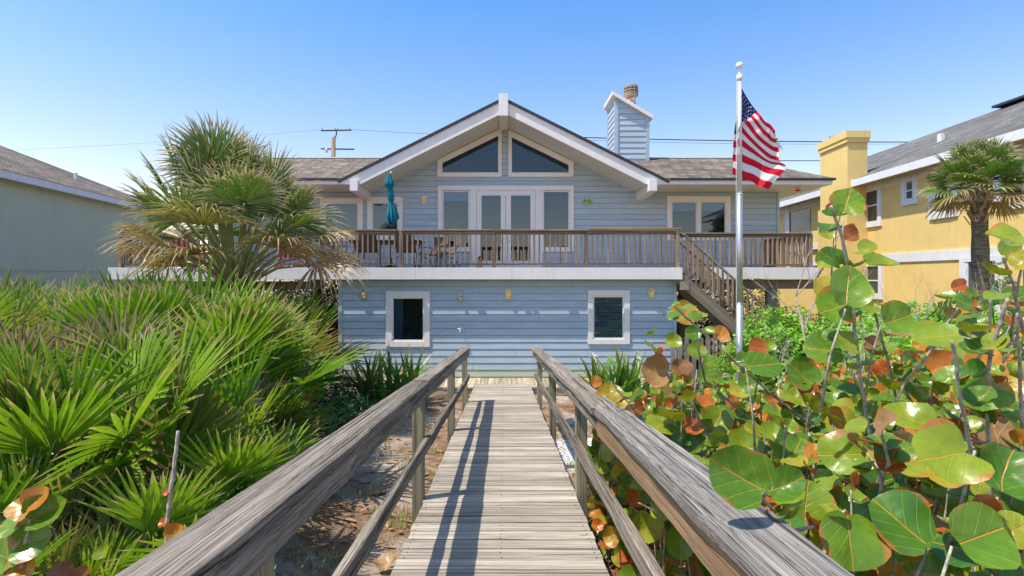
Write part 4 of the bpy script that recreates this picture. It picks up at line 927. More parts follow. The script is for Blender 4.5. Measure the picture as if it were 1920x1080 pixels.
# ------------------------------------------------------------------ utility pole and wires
up = thing('utility_pole', 'wooden utility pole with two crossarms rising behind the roof', 'utility pole', (XW(625, 40), 40, -.9))
ux = XW(625, 40); mb = MB(); mb.tube([(ux, 40, -1), (ux, 40, ZW(257, 40))], [.2, .16], 12); mb.build('pole', M['dpost'], up, smooth=True)
mb = MB(); mb.beam((XW(602, 40), 40, ZW(245, 40)), (XW(659, 40), 40, ZW(244, 40)), .09, .09); mb.tube([(ux+.15, 40, ZW(258, 40)), (ux+.25, 40, ZW(250, 40)), (ux+.2, 40, ZW(244, 40))], .05, 8); mb.build('crossarm', M['bronze'], up)
mb = MB(); mb.beam((XW(602, 40), 40, ZW(279, 40)), (XW(664, 40), 40, ZW(280, 40)), .1, .09); mb.build('crossarm', M['bronze'], up)
mb = MB(); mb.lathe((XW(614, 40), 39.8, ZW(287, 40)), [(.1, 0), (.12, .05), (.12, .25), (.08, .3)], 12); mb.build('transformer', M['steel'], up)
for px in (604, 628, 633, 655): mb = MB(); mb.lathe((XW(px, 40), 40, ZW(243, 40)), [(.06, 0), (.04, .15)], 8); mb.build('insulator', M['steel'], up)
def wire(pts, r, lb):
    mb = MB(); mb.tube(pts, r, 6, cap=False); tag(mb.build('overhead_wire', M['black'], None), lb, 'wire')
def sag(a, b, s): return [a.lerp(b, k/16)-Vector((0, 0, s*4*(k/16)*(1-k/16))) for k in range(17)]
wire(sag(P(655, 243, 40), P(2150, 258, 44), .8), .012, 'thin upper overhead wire running right from the pole behind the chimney')
wire(sag(P(1000, 255, 40), P(2150, 262, 40), .3), .035, 'thick overhead wire passing behind the blue chimney, level with its lower siding')
wire(sag(P(900, 298, 42), P(2150, 300, 42), .1), .03, 'lower overhead wire skimming the right roof of the blue house')
wire(sag(P(604, 243, 40), P(-400, 290, 48), .5), .006, 'thin overhead wire running left from the pole behind the big palm')
# ------------------------------------------------------------------ plants
Zv = Vector((0, 0, 1))
def fan(mb, hub, ax, nrm, Rr, nb, spread, w0, droop=.2, fold=.35, r=.5, dead=0, cup=.12, segs=5, split=.0, curl=0):
    hub = Vector(hub); ax = Vector(ax).normalized(); nrm = (Vector(nrm)-ax*Vector(nrm).dot(ax)).normalized(); side = nrm.cross(ax)
    for b in range(nb):
        a = -spread+2*spread*(b+.5)/nb+U(-.03, .03); L = Rr*(.68+.32*math.cos(a*.55))*U(.9, 1.07)
        d = (ax*math.cos(a)+side*math.sin(a)+nrm*(cup*abs(math.sin(a))+U(-.05, .05))).normalized(); sb = nrm.cross(d).normalized()
        rr = min(1, max(0, r+U(-.22, .22))); cl = curl*U(.4, 1.5); prev = None; dr = droop*U(.6, 1.4); dd = min(1, max(0, dead+U(-.1, .15)))
        for k in range(segs+1):
            s = k/segs; w = w0*(.30+.70*math.sin(min(1, s/.5)*math.pi/2)) if s < .5 else w0*(1-((s-.5)/.5)**1.5*.93)
            ss = .06+.94*s; bend = max(0, s-.5)
            p = hub+d*L*(ss-cl*bend*bend*1.2)+Zv*(-dr*L*ss**2.2-cl*L*bend*bend*2.2)
            c = (s, rr, dd); q = (mb.vert(p-sb*w+nrm*w*fold, c), mb.vert(p, c), mb.vert(p+sb*w+nrm*w*fold, c))
            if prev: mb.face(prev[0], prev[1], q[1], q[0]); mb.face(prev[1], prev[2], q[2], q[1])
            prev = q
def strap(mb, base, d0, L, w0, bend, r=.5, dead=0, segs=7, fold=.3, pointy=.12):
    p = Vector(base); d = Vector(d0).normalized(); prev = None; st = L/segs
    for k in range(segs+1):
        s = k/segs; sb = d.cross(Zv)
        sb = sb.normalized() if sb.length > 1e-3 else Vector((1, 0, 0)); nn = sb.cross(d)
        w = w0*(.7+.3*s/.4 if s < .4 else 1-(1-pointy)*((s-.4)/.6)**1.6); c = (s, r, dead)
        q = (mb.vert(p-sb*w+nn*w*fold, c), mb.vert(p, c), mb.vert(p+sb*w+nn*w*fold, c))
        if prev: mb.face(prev[0], prev[1], q[1], q[0]); mb.face(prev[1], prev[2], q[2], q[1])
        prev = q; p = p+d*st; d = (d+Vector((0, 0, -bend*st/L*1.6))*(.4+s)).normalized()
def sph(az, el): return Vector((math.cos(el)*math.cos(az), math.cos(el)*math.sin(az), math.sin(el)))

# saw palmetto variants, built round the origin
def palmetto(seed, label, nf=12, big=1.0, lean=(0.15, 0.0)):
    random.seed(seed); th = thing('saw_palmetto', label, 'palmetto', (0, 0, 0), 'saw palmettos in the thicket left of the boardwalk')
    mb = MB(); ms = MB(); o = random.random()*6
    for k in range(nf):
        az = o+k*2.399+U(-.3, .3); el = R(U(46, 88)); L = U(.42, .80)*big; d = sph(az, el)+Vector((lean[0], lean[1], 0)); d.normalize()
        d2 = (d+Zv*U(-.15, .2)+Vector((lean[0], lean[1], 0))).normalized(); pts = [Vector((0, 0, 0))+d*L*.05, d*L*.5, d*L*.5+d2*L*.5]
        dead = 1 if rnd() < .11 else (U(.3, .7) if rnd() < .10 else 0)
        ms.tube(pts, [.010, .006, .005], 5, (.2, rnd(), .0 if not dead else 1))
        up = Zv+sph(az+math.pi, 0)*.8+Vector((U(-.3, .3), U(-.5, .1), 0))
        fan(mb, pts[-1], d2, up, U(.44, .60)*big, random.choice((17, 19, 21)), R(U(52, 90)), .0160*big, U(.02, .16), .5, U(.1, .9), dead, U(.0, .3), 4)
    mb.build('fronds', M['palmetto'], th); ms.build('petioles', M['petiole'], th); return th
PL = 'green saw palmetto with tan-tipped fan fronds, one of the dense thicket left of the boardwalk'
protos = [palmetto(20+k, PL, 11+k % 4, 1+.08*(k % 3)) for k in range(7)]
random.seed(5); used = set(); cnt = 0
special = [((-1.95, 2.35), 'star-shaped green saw palmetto nearest the left railing at the bottom of the photo'), ((-4.9, 4.1), 'large bright saw palmetto at the left edge with upright fans'), ((-2.7, 6.4), 'pale wind-combed saw palmetto leaning right, just below the planter')]
spots = [(p, l) for p, l in special]
y = 1.5
while y < 11.3:
    x = -1.5 if y < 8 else -2.6
    while x > -9.5:
        X, Y = x+U(-.18, .18), y+U(-.18, .18); px = 944+1000*X/Y
        xr = -1.62 if Y < 2.6 else (-1.75-(Y-2.6)*.10 if Y < 5 else -2.0-(Y-5)*.40)
        if px > -190 and X < xr and not (Y > 10.2 and X > -4.4) and not any(abs(X-s[0][0])+abs(Y-s[0][1]) < .35 for s in spots[:3]): spots.append(((X, Y), None))
        x -= .56
    y += .58
for (X, Y), lb in spots:
    pr = random.choice(protos); hz = gz(X, Y)
    topz = 1.56+.12*math.sin(X*1.7+Y)-(1.0*sstep(-3.3-.12*max(0, Y-3), -1.5-.3*max(0, Y-4), X))-(.62*(1-sstep(1.5, 3.8, Y)))-.15*sstep(8, 10.5, Y)
    topz -= .55*sstep(420, 640, 944+1000*X/Y)*sstep(4.5, 6.5, Y)
    topz -= .30*math.exp(-((944+1000*X/Y-450)/75)**2)
    topz -= .20*(1-sstep(60, 300, 944+1000*X/Y))
    sc = max(.50, min(1.45, (topz-hz)/1.08)); sc = min(sc, 1.15) if Y < 4 else sc
    zoff = max(0, (topz-hz)-1.10*sc)*.8
    o = dup(pr, (X, Y, hz+zoff), U(0, 6.28), sc, lb or PL, (U(-.1, .1), U(-.05, .2))); cnt += 1
for p in protos:
    for c in list(p.children): bpy.data.objects.remove(c)
    bpy.data.objects.remove(p)

def cabbage_palm(seed, hub, label, nfr, pet, fr, trunk_r, nbl=34, elmin=0, fdead=.3, w0=.022, curl=.45, zbase=None, lean=(0, 0), boots=True, mat='palm'):
    random.seed(seed); hub = Vector(hub); zb = gz(hub.x, hub.y) if zbase is None else zbase
    th = thing('cabbage_palm', label, 'palm tree', (hub.x, hub.y, zb))
    mb = MB(); H = hub.z-zb; n = 14; pts = []; rad = []
    for k in range(n+1):
        s = k/n; pts.append((hub.x+.05*math.sin(3*s), hub.y, zb-.1+(H+.15)*s)); rad.append(trunk_r*(1.1-.15*s+.06*math.sin(k*2.1)))
    mb.tube(pts, rad, 14); mb.build('trunk', M['bark'], th, smooth=True)
    if boots:
        mb = MB()
        for k in range(34):
            a = k*2.4; z = hub.z-.75+.75*(k/34)+.0; d = sph(a, R(62)); b = Vector((hub.x, hub.y, z))+Vector((math.cos(a), math.sin(a), 0))*trunk_r*.85
            mb.beam(b, b+d*U(.14, .3)*trunk_r/.18, .06*trunk_r/.18, .02, d.cross(Zv).cross(d), (rnd(), rnd(), 1))
        mb.build('leaf_bases', M['petiole'], th)
    ml = MB(); mp = MB()
    for k in range(nfr):
        s = k/(nfr-1); az = k*2.399+U(-.25, .25); el = R(elmin+(86-elmin)*s**.8); L = U(.8, 1.08)*pet*(.82+.30*s); d = sph(az, el)
        d = (d+Vector((lean[0], lean[1], 0))).normalized(); dn = (d+Zv*(-.12-.25*(1-s))).normalized(); st = hub+Vector((math.cos(az), math.sin(az), 0))*trunk_r*.6-Zv*(.15*(1-s))
        pts = [st, st+d*L*.5, st+d*L*.5+dn*L*.5]; dead = 1 if s < fdead*.5 else (U(.3, .9) if s < fdead else (U(0, .25)))
        mp.tube(pts, [.030*pet/1.2, .017*pet/1.2, .011*pet/1.2], 6, (.2, rnd(), dead*.8))
        up = Zv*1.0-Vector((math.cos(az), math.sin(az), 0))*.9*math.cos(el)+Vector((U(-.4, .4), U(-.4, .4), 0))
        ax = (dn+Zv*(.05 if s < .3 else .30)).normalized()
        # fan hangs to both sides of a curved midrib
        fan(ml, pts[-1], ax, up, fr*U(.85, 1.1), nbl, R(U(88, 118)), w0, (.20 if s < .4 else .06)+.12*dead, .7, U(.1, .9), dead, U(.0, .28), 6, curl=curl)
    ml.build('crown', M[mat], th); mp.build('petioles', M['petiole'], th); return th
hubp = P(440, 520, 9.0)
cabbage_palm(3, hubp, 'large windblown cabbage palm with bleached drooping leaf tips in front of the deck, left', 48, 1.62, 1.02, .19, 42, 26, .26, .0165, .13, lean=(-.03, 0))
cabbage_palm(4, P(1834, 352, 10.6), 'cabbage palm with bushy crown and dark trunk in front of the yellow house', 36, .50, .56, .14, 28, -10, .15, .020, .12, mat='palm2')
cabbage_palm(8, P(1438, 272, 45), 'distant palm whose crown peeks out from behind the striped flag', 26, .5, .85, .2, 16, -20, .3, .04, .3, zbase=-1, boots=False)

# strap-leaved crinum lilies
def crinum(X, Y, s, seed, label, flowers):
    random.seed(seed); th = thing('crinum_lily', label, 'lily', (X, Y, gz(X, Y))); mb = MB(); z = gz(X, Y)
    for k in range(74):
        az = U(0, 6.28); ox, oy = U(-.42, .42)*s, U(-.22, .22)*s; el = R(U(38, 82))
        strap(mb, (X+ox, Y+oy, z), sph(az, el), U(.75, 1.12)*s, U(.032, .05)*s, U(.25, .9), rnd(), 0 if rnd() > .08 else .8, 7, .35)
    mb.build('leaves', M['lily'], th)
    for (fx, fz) in flowers:
        mb = MB(); mb.tube([(X+fx*.5, Y-.1, z), (X+fx, Y-.15, fz)], [.014, .009], 6, (.3, .4, 0)); mb.build('flower_stalk', M['lily'], th)
        mb = MB()
        for k in range(34): strap(mb, (X+fx, Y-.15, fz), sph(U(0, 6.28), R(U(-30, 80))), U(.07, .12), .008, 1.2, segs=3)
        mb.build('flower_head', M['flower'], th)
crinum(-2.25, 10.7, 1.28, 1, 'strap-leaved crinum lily with white flower head under the left lower window', [(-.04, ZW(652, 10.8)), (-.62, ZW(680, 10.8))])
crinum(2.35, 10.8, 1.15, 2, 'strap-leaved crinum lily with cream flower heads under the right lower window', [(-.55, ZW(668, 10.8)), (.33, ZW(672, 10.8))])

# leafy shrubs
def leafcloud(mb, c, r, n, ls, shell=.55, flat=0.0, zmin=None, asp=.42):
    k = 0
    while k < n:
        d = Vector((random.gauss(0, 1), random.gauss(0, 1), random.gauss(0, 1))).normalized(); q = (shell+(1-shell)*rnd())*(1+.13*math.sin(5*d.x+3*d.y+c[0]*7)+.12*math.sin(7*d.z+4*d.y)+.08*math.sin(13*d.x-9*d.z))
        p = Vector((c[0]+d.x*r[0]*q, c[1]+d.y*r[1]*q, c[2]+d.z*r[2]*q))
        if zmin is not None and p.z < zmin: continue
        k += 1; nn = (d*.7+Vector((U(-1, 1), U(-1, 1), U(-.2, 1.1)))).normalized(); t = nn.orthogonal().normalized(); t = Quaternion(nn, U(0, 6.28)) @ t; b = nn.cross(t); L = ls*U(.6, 1.25); w = L*asp; rr = rnd(); dd = 1 if rnd() < .012 else 0
        v = [mb.vert(p, (0, rr, dd)), mb.vert(p+t*L*.45+b*w*.5+nn*w*.2, (.4, rr, dd)), mb.vert(p+t*L, (.9, rr, dd)), mb.vert(p+t*L*.45-b*w*.5+nn*w*.2, (.4, rr, dd)), mb.vert(p+t*L*.5, (.4, rr, dd))]
        mb.face(v[0], v[4], v[1]); mb.face(v[4], v[2], v[1]); mb.face(v[0], v[3], v[4]); mb.face(v[4], v[3], v[2])
def stems_mb(mb, c, r, n, zb, rad=.012):
    for k in range(n):
        a = U(0, 6.28); e = Vector((c[0]+math.cos(a)*r[0]*U(.3, .8), c[1]+math.sin(a)*r[1]*U(.3, .8), c[2]+r[2]*U(.1, .8))); b = Vector((c[0]+U(-.1, .1), c[1]+U(-.1, .1), zb)); m = b.lerp(e, .5)+Vector((U(-.1, .1), U(-.1, .1), .1)); mb.tube([b, m, e], [rad, rad*.7, rad*.35], 5)
def bush(name, label, c, r, n, ls, mat, seed, cat='shrub', group=None, shell=.55, asp=.42):
    random.seed(seed); zb = gz(c[0], c[1]); th = thing(name, label, cat, (c[0], c[1], zb), group); mb = MB(); leafcloud(mb, c, r, n, ls, shell, zmin=zb, asp=asp); mb.build('foliage', M[mat], th)
    mb = MB(); stems_mb(mb, c, r, 9, zb-.05); mb.build('branches', M['twig'], th); return th
bush('leafy_shrub', 'low dark green shrub left of the boardwalk, below the left crinum lily', (-2.45, 8.6, -.62), (.75, .55, .42), 3000, .07, 'shrub', 1)
bush('leafy_shrub', 'small glossy shrub against the corner of the blue wall, left of the crinum', (-3.3, 10.4, -.5), (.6, .5, .4), 2200, .07, 'shrub', 2)
bush('leafy_shrub', 'dark leafy shrub behind the round post under the left side of the deck', (-7.3, 19, .25), (1.8, 1.2, 1.5), 4200, .17, 'shrub', 3)
bush('leafy_shrub', 'yellow-green bush close behind the left corner of the blue lower wall', (-5.6, 17.5, .3), (1.0, .9, 1.6), 3600, .13, 'hedge', 4)
bush('leafy_shrub', 'dark leafy shrub behind the palm trunk under the deck', (-10.4, 19.5, .2), (2.0, 1.2, 1.4), 3500, .18, 'shrub', 5)
bush('clipped_hedge', 'clipped yellow-green hedge seen under the right side of the deck', (8.6, 16.6, -.25), (3.2, .7, .85), 8500, .075, 'hedge', 6, 'hedge', shell=.8)
bush('leafy_shrub', 'dark tree foliage far behind the right side under the deck', (11.5, 24, .4), (5, 1.2, 1.7), 5500, .2, 'shrub', 7)
bush('leafy_shrub', 'dark bush in front of the yellow house, right of the hedge', (10.2, 13.4, -.4), (1.5, .9, .8), 3500, .10, 'shrub', 8)
bush('leafy_shrub', 'dark shrub standing behind the wooden stairs, next to the lower blue wall', (5.6, 15.6, -.2), (1.3, .8, .85), 3200, .12, 'shrub', 91)
bush('leafy_shrub', 'dark hedge far behind the left half of the deck, beyond the planter', (-14.5, 22, .2), (3.0, 1.2, 1.5), 3800, .2, 'shrub', 92)
bush('leafy_shrub', 'low dark shrub behind the raised planter under the deck', (-6.6, 16.9, -.1), (1.5, .7, .9), 3200, .12, 'shrub', 93)
# bright vines / shrubs right of the flagpole
vl = [('bright green leafy shrub just right of the flagpole foot', (5.45, 10.4, .05), (1.05, .9, .92)), ('bright green leafy shrub between the stairs and the yellow chimney', (6.9, 10.3, .10), (1.1, 1, 1.0)),
      ('bright green leafy shrub under the first yellow house window', (8.5, 10.6, .0), (1.2, 1, 1.0)), ('bright green leafy shrub behind the bare twigs, right of centre', (6.1, 8.4, .10), (1.1, 1, .92)),
      ('bright green leafy shrub below the white band of the yellow house', (7.7, 8.7, .22), (1.2, 1, .95)), ('bright green leafy shrub at the right edge behind the palm leaves', (9.3, 8.8, .1), (1.3, 1, .95)),
      ('bright green low shrub behind the sea grapes, below the picket fence', (4.1, 7.2, -.55), (.95, .9, .62)), ('bright green leafy shrub in the middle of the thicket behind the sea grapes', (5.2, 6.9, -.1), (1.0, .9, .85)),
      ('bright green leafy shrub right of the thicket centre behind tall bare stems', (6.9, 6.7, .0), (1.2, .9, .95)), ('bright green low shrub behind the sea grapes beside the flagpole', (3.9, 8.9, -.6), (.7, .7, .5))]
random.seed(77)
for k, (lb, c, r) in enumerate(vl): bush('leafy_shrub', lb, c, r, int(7200*r[0]*r[2]/.9), .105, 'vine', 40+k, 'shrub', 'bright green shrubs behind the sea grapes', .72, .66)

# bromeliads
for k, (px, py, d) in enumerate(((628, 600, 14.3), (630, 628, 14.0), (617, 618, 15.5))):
    random.seed(60+k); p = P(px, py, d); th = thing('bromeliad', ['red bromeliad beside the corner of the blue wall, upper one', 'red bromeliad beside the corner of the blue wall, lower one', 'orange-red bromeliad further back beside the raised planter'][k], 'bromeliad', (p.x, p.y, p.z-.3)); mb = MB()
    for j in range(30): strap(mb, (p.x+U(-.03, .03), p.y, p.z-.28), sph(U(0, 6.28), R(U(15, 85))), U(.28, .42), .022, .7, rnd(), segs=4)
    mb.build('leaves', M['redleaf'], th); mb = MB(); mb.tube([(p.x, p.y, p.z-1.2), (p.x, p.y, p.z-.27)], .03, 6); mb.build('stalk', M['twig'], th)
random.seed(90)
mb = MB()
for k in range(900):
    X, Y = U(-5.6, -4.1), U(12.6, 16.5); strap(mb, (X, Y, -.55+.12*(Y-12.6)+U(0, .1)), sph(U(0, 6.28), R(U(-5, 40))), U(.15, .35), .02, .5, rnd(), segs=2)
o = mb.build('mulch_litter', M['litter'], None); o['kind'] = 'stuff'

# bird of paradise
random.seed(31); p0 = Vector((7.75, 8.2, gz(7.75, 8.2))); th = thing('bird_of_paradise', 'bird of paradise plant with big split leaves under the right palm', 'plant', p0)
for (px, py, ang, L) in ((1800, 560, 150, .9), (1835, 560, 115, 1.0), (1860, 540, 70, .95), (1905, 560, 40, .9), (1790, 600, 170, .8), (1880, 590, 60, .8), (1850, 600, 135, .9)):
    b = P(px, py+35, 8.0+U(-.3, .3)); d = Vector((math.cos(R(ang)), U(-.3, .3), math.sin(R(ang)))).normalized(); mb = MB(); mb.tube([p0, (p0+b)/2+Vector((0, 0, .1)), b], [.02, .016, .012], 6, (.2, .5, 0)); mb.build('petiole', M['paradise'], th)
    mb = MB(); sd = d.cross(Vector((0, -1, .2))).normalized(); r_ = rnd()
    nseg = 12
    for side in (-1, 1):
        for k in range(nseg):
            s0, s1 = k/nseg, (k+.92)/nseg; w0_, w1_ = [.17*math.sin(math.pi*min(1, .06+s*.94))**.6 for s in (s0, s1)]; q = b+d*L*.6*s0-Zv*.12*s0*s0; q1 = b+d*L*.6*s1-Zv*.12*s1*s1; fl = Vector((0, U(-.05, .05), U(-.04, .0)))
            e = [mb.vert(q, (.3, r_, 0)), mb.vert(q1, (.3, r_, 0)), mb.vert(q1+sd*side*w1_+d*.05+fl, (.6, r_, 0)), mb.vert(q+sd*side*w0_+d*.05+fl, (.6, r_, 0))]; mb.face(*e)
    mb.build('leaf', M['paradise'], th)

# bare twiggy shrubs
def twigs(mb, p, d, L, rad, depth):
    n = 4; pts = [p]; q = Vector(p)
    for k in range(n): d = (d+Vector((U(-.16, .16), U(-.16, .16), U(-.04, .14)))).normalized(); q = q+d*L/n; pts.append(q.copy())
    mb.tube(pts, [rad*(1-.55*k/n) for k in range(n+1)], 5 if rad > .004 else 4)
    if depth > 0:
        for k in range(random.choice((2, 3, 3))):
            t = random.choice(pts[1:]); dd = (d+Vector((U(-.9, .9), U(-.6, .6), U(-.2, .6)))).normalized(); twigs(mb, t, dd, L*U(.45, .7), rad*.55, depth-1)
for (px, py, d, L, rad, lb, sd_) in ((1530, 720, 6.2, 1.15, .014, 'pale leafless shrub standing in front of the right end of the deck', 1), (1650, 700, 7.0, .8, .010, 'thin leafless shrub against the yellow wall, below the white band', 2), (1735, 700, 7.4, .85, .010, 'leafless shrub with forked twigs just left of the bird of paradise', 3),
                                     (1460, 700, 7.5, .6, .009, 'small leafless shrub tangled in the green shrub right of the flagpole', 4), (1590, 720, 5.4, .6, .009, 'leafless twigs rising through the sea grapes below the yellow chimney', 5), (1870, 680, 6.0, .8, .010, 'leafless shrub in front of the bird of paradise at the right edge', 6)):
    random.seed(200+sd_); p = P(px, py, d); b = Vector((p.x, p.y, gz(p.x, p.y))); th = thing('bare_shrub', lb, 'shrub', b); mb = MB(); mb.tube([b, p], [rad*1.3, rad], 6)
    for k in range(3): twigs(mb, p-Vector((0, 0, .1*k)), Vector((U(-.4, .4), U(-.3, .3), 1)).normalized(), L*U(.7, 1), rad, 3)
    mb.build('twigs', M['twig'], th)

# ------------------------------------------------------------------ sea grapes
def gleaf(mb, base, d, nrm, r, kind, cup=None):
    base = Vector(base); d = Vector(d).normalized(); nrm = Vector(nrm); nrm = (nrm-d*nrm.dot(d)).normalized(); sd = d.cross(nrm); c0 = base+d*r*.95; ns = 20; rings = []
    cup = U(-.15, .38) if cup is None else cup+U(0, .15); f1, f2, f3 = U(0, 6), U(.06, .17), U(0, 6); wid = U(.90, 1.16); bend = U(-.5, .15); crumple = U(.0, .06); fold = U(.05, .42); oo = U(.02, .07)
    def pt(x, y):
        rr = math.hypot(x, y)
        z = cup*r*rr*rr+fold*r*abs(x)+f2*r*math.sin(3*math.atan2(x, y)+f1)*rr*rr+bend*r*(y+1)*(y+1)*.25+crumple*r*math.sin(9*x+f3)*math.sin(8*y)
        return c0+sd*x*r+d*y*r+nrm*z, (x/2.4+.5, (y+1)/2, kind)
    ctr = mb.vert(*pt(0, -.05))
    for q in (.3, .62, .86, 1.0):
        ring = []
        for k in range(ns):
            a = 2*math.pi*k/ns; rho = q*(1+oo*math.sin(2*a+f3)+.035*math.sin(3*a+f1)+.02*math.sin(7*a+f1)+q*q*.012*math.sin(13*a+f3)); x = rho*math.sin(a)*wid; y = rho*math.cos(a)
            da = abs(a-math.pi); y += q*.26*math.exp(-(da/.30)**2)-.05*(1-q)
            ring.append(mb.vert(*pt(x, y)))
        rings.append(ring)
    for k in range(ns): mb.face(ctr, rings[0][(k+1) % ns], rings[0][k])
    for a, b in zip(rings, rings[1:]):
        for k in range(ns): mb.face(a[k], a[(k+1) % ns], b[(k+1) % ns], b[k])
def knotty(mb, pts, rad, c=None):
    P_ = []; Rr_ = []; pts = [Vector(p) for p in pts]
    for a, b in zip(pts, pts[1:]):
        n = max(1, int((b-a).length/.075))
        for k in range(n):
            q = a.lerp(b, k/n)+Vector((U(-.004, .004), U(-.004, .004), 0))
            for t, m in ((0, 1.28), (.12, 1.0), (.85, .96)): P_.append(q.lerp(a.lerp(b, (k+1)/n), t)); Rr_.append(m)
    P_.append(pts[-1]); Rr_.append(.9); n = len(P_); mb.tube(P_, [rad*(1-.45*k/n)*m for k, m in enumerate(Rr_)], 8, c)
def pick():
    q = rnd()
    return U(.02, .22) if q < .36 else U(.22, .45) if q < .74 else U(.45, .62) if q < .85 else U(.62, .80) if q < .90 else U(.80, .95) if q < .97 else .99
yt_x = [1000, 1120, 1250, 1350, 1400, 1440, 1500, 1600, 1700, 1800, 1920, 2600]; yt_y = [790, 775, 690, 720, 745, 715, 665, 640, 640, 610, 560, 500]
def cap_z(X, Y): px = 944+1000*X/Y; return min(1.16 if Y < 2 else 1.22, CZ-(np.interp(px, yt_x, yt_y)+22-520)*Y/1000)
random.seed(11); cells = {}
y = .95
while y < 5.6:
    x = .84
    while x < 5.2:
        X, Y = x+U(-.14, .14), y+U(-.14, .14); X = max(X, .80)
        if 944+1000*X/Y < 2120 and (Y < 4.9 or X > 1.2): cells.setdefault((int((X-.8)/1.35), int((Y-.7)/1.5)), []).append((X, Y))
        x += .255
    y += .27
LB = {}
names = ['nearest the camera beside the railing', 'in the second row along the railing', 'midway along the railing', 'at the far end by the railing']
cols_ = ['hugging the right railing', 'one step right of the railing', 'two steps right of the railing', 'far to the right']
rows_ = ['round-leaved sea grape closest to the camera', 'round-leaved sea grape in the second row', 'round-leaved sea grape in the third row', 'round-leaved sea grape in the farthest row']
for (ci, cj), sts in sorted(cells.items()):
    X0_ = sum(s[0] for s in sts)/len(sts); Y0_ = sum(s[1] for s in sts)/len(sts)
    th = thing('sea_grape_shrub', f'{rows_[min(cj, 3)]}, {cols_[min(ci, 3)]}', 'shrub', (X0_, Y0_, gz(X0_, Y0_)))
    ml = MB(); LB[(ci, cj)] = (th, ml)
    for (X, Y) in sts:
        zt = cap_z(X, Y)+U(-.22, .0); zb = gz(X, Y)-.05; zt = max(zt, zb+.35); lean = Vector((U(-.18, .22), U(-.25, .15), 0)); b = Vector((X, Y, zb)); e = Vector((X, Y, zt))+lean*.6
        if e.x < .82: e.x = .82+U(0, .1)
        m = b.lerp(e, .5)+Vector((U(-.06, .06), U(-.06, .06), 0)); m.x = max(m.x, .76); mb = MB(); knotty(mb, [b, m, e], U(.004, .0065)); mb.build('stem', M['gstem'], th, smooth=True)
        H = (e-b).length; nl = 22; az = U(0, 6.28)
        for k in range(nl):
            s = 1-(k/nl)**1.1*min(.88, .95/H+.15); p = b.lerp(m, s*2) if s < .5 else m.lerp(e, s*2-1); az += 2.6+U(-.5, .5)
            d = sph(az, R(U(-5, 40)+(35 if k < 2 else 0))); r_ = U(.042, .078)*(.62 if k < 2 else 1)*(1 if Y > 1.8 else .88)
            c = p+d*r_*2
            if c.x < .70 and c.z < 1.28-.08*c.y and p.z > .3-.081*p.y: continue
            if c.x < .60 and c.z < 1.35: continue
            nn = Zv*U(.5, 1)+Vector((U(-.6, .5), U(-1.0, .2), 0))
            kd = pick() if k > 1 else random.choice((.5, .72, .85, .35))
            if k > nl*.7 and rnd() < .25: kd = U(.7, 1)
            gleaf(ml, p+d*.015, d, nn, r_, kd)
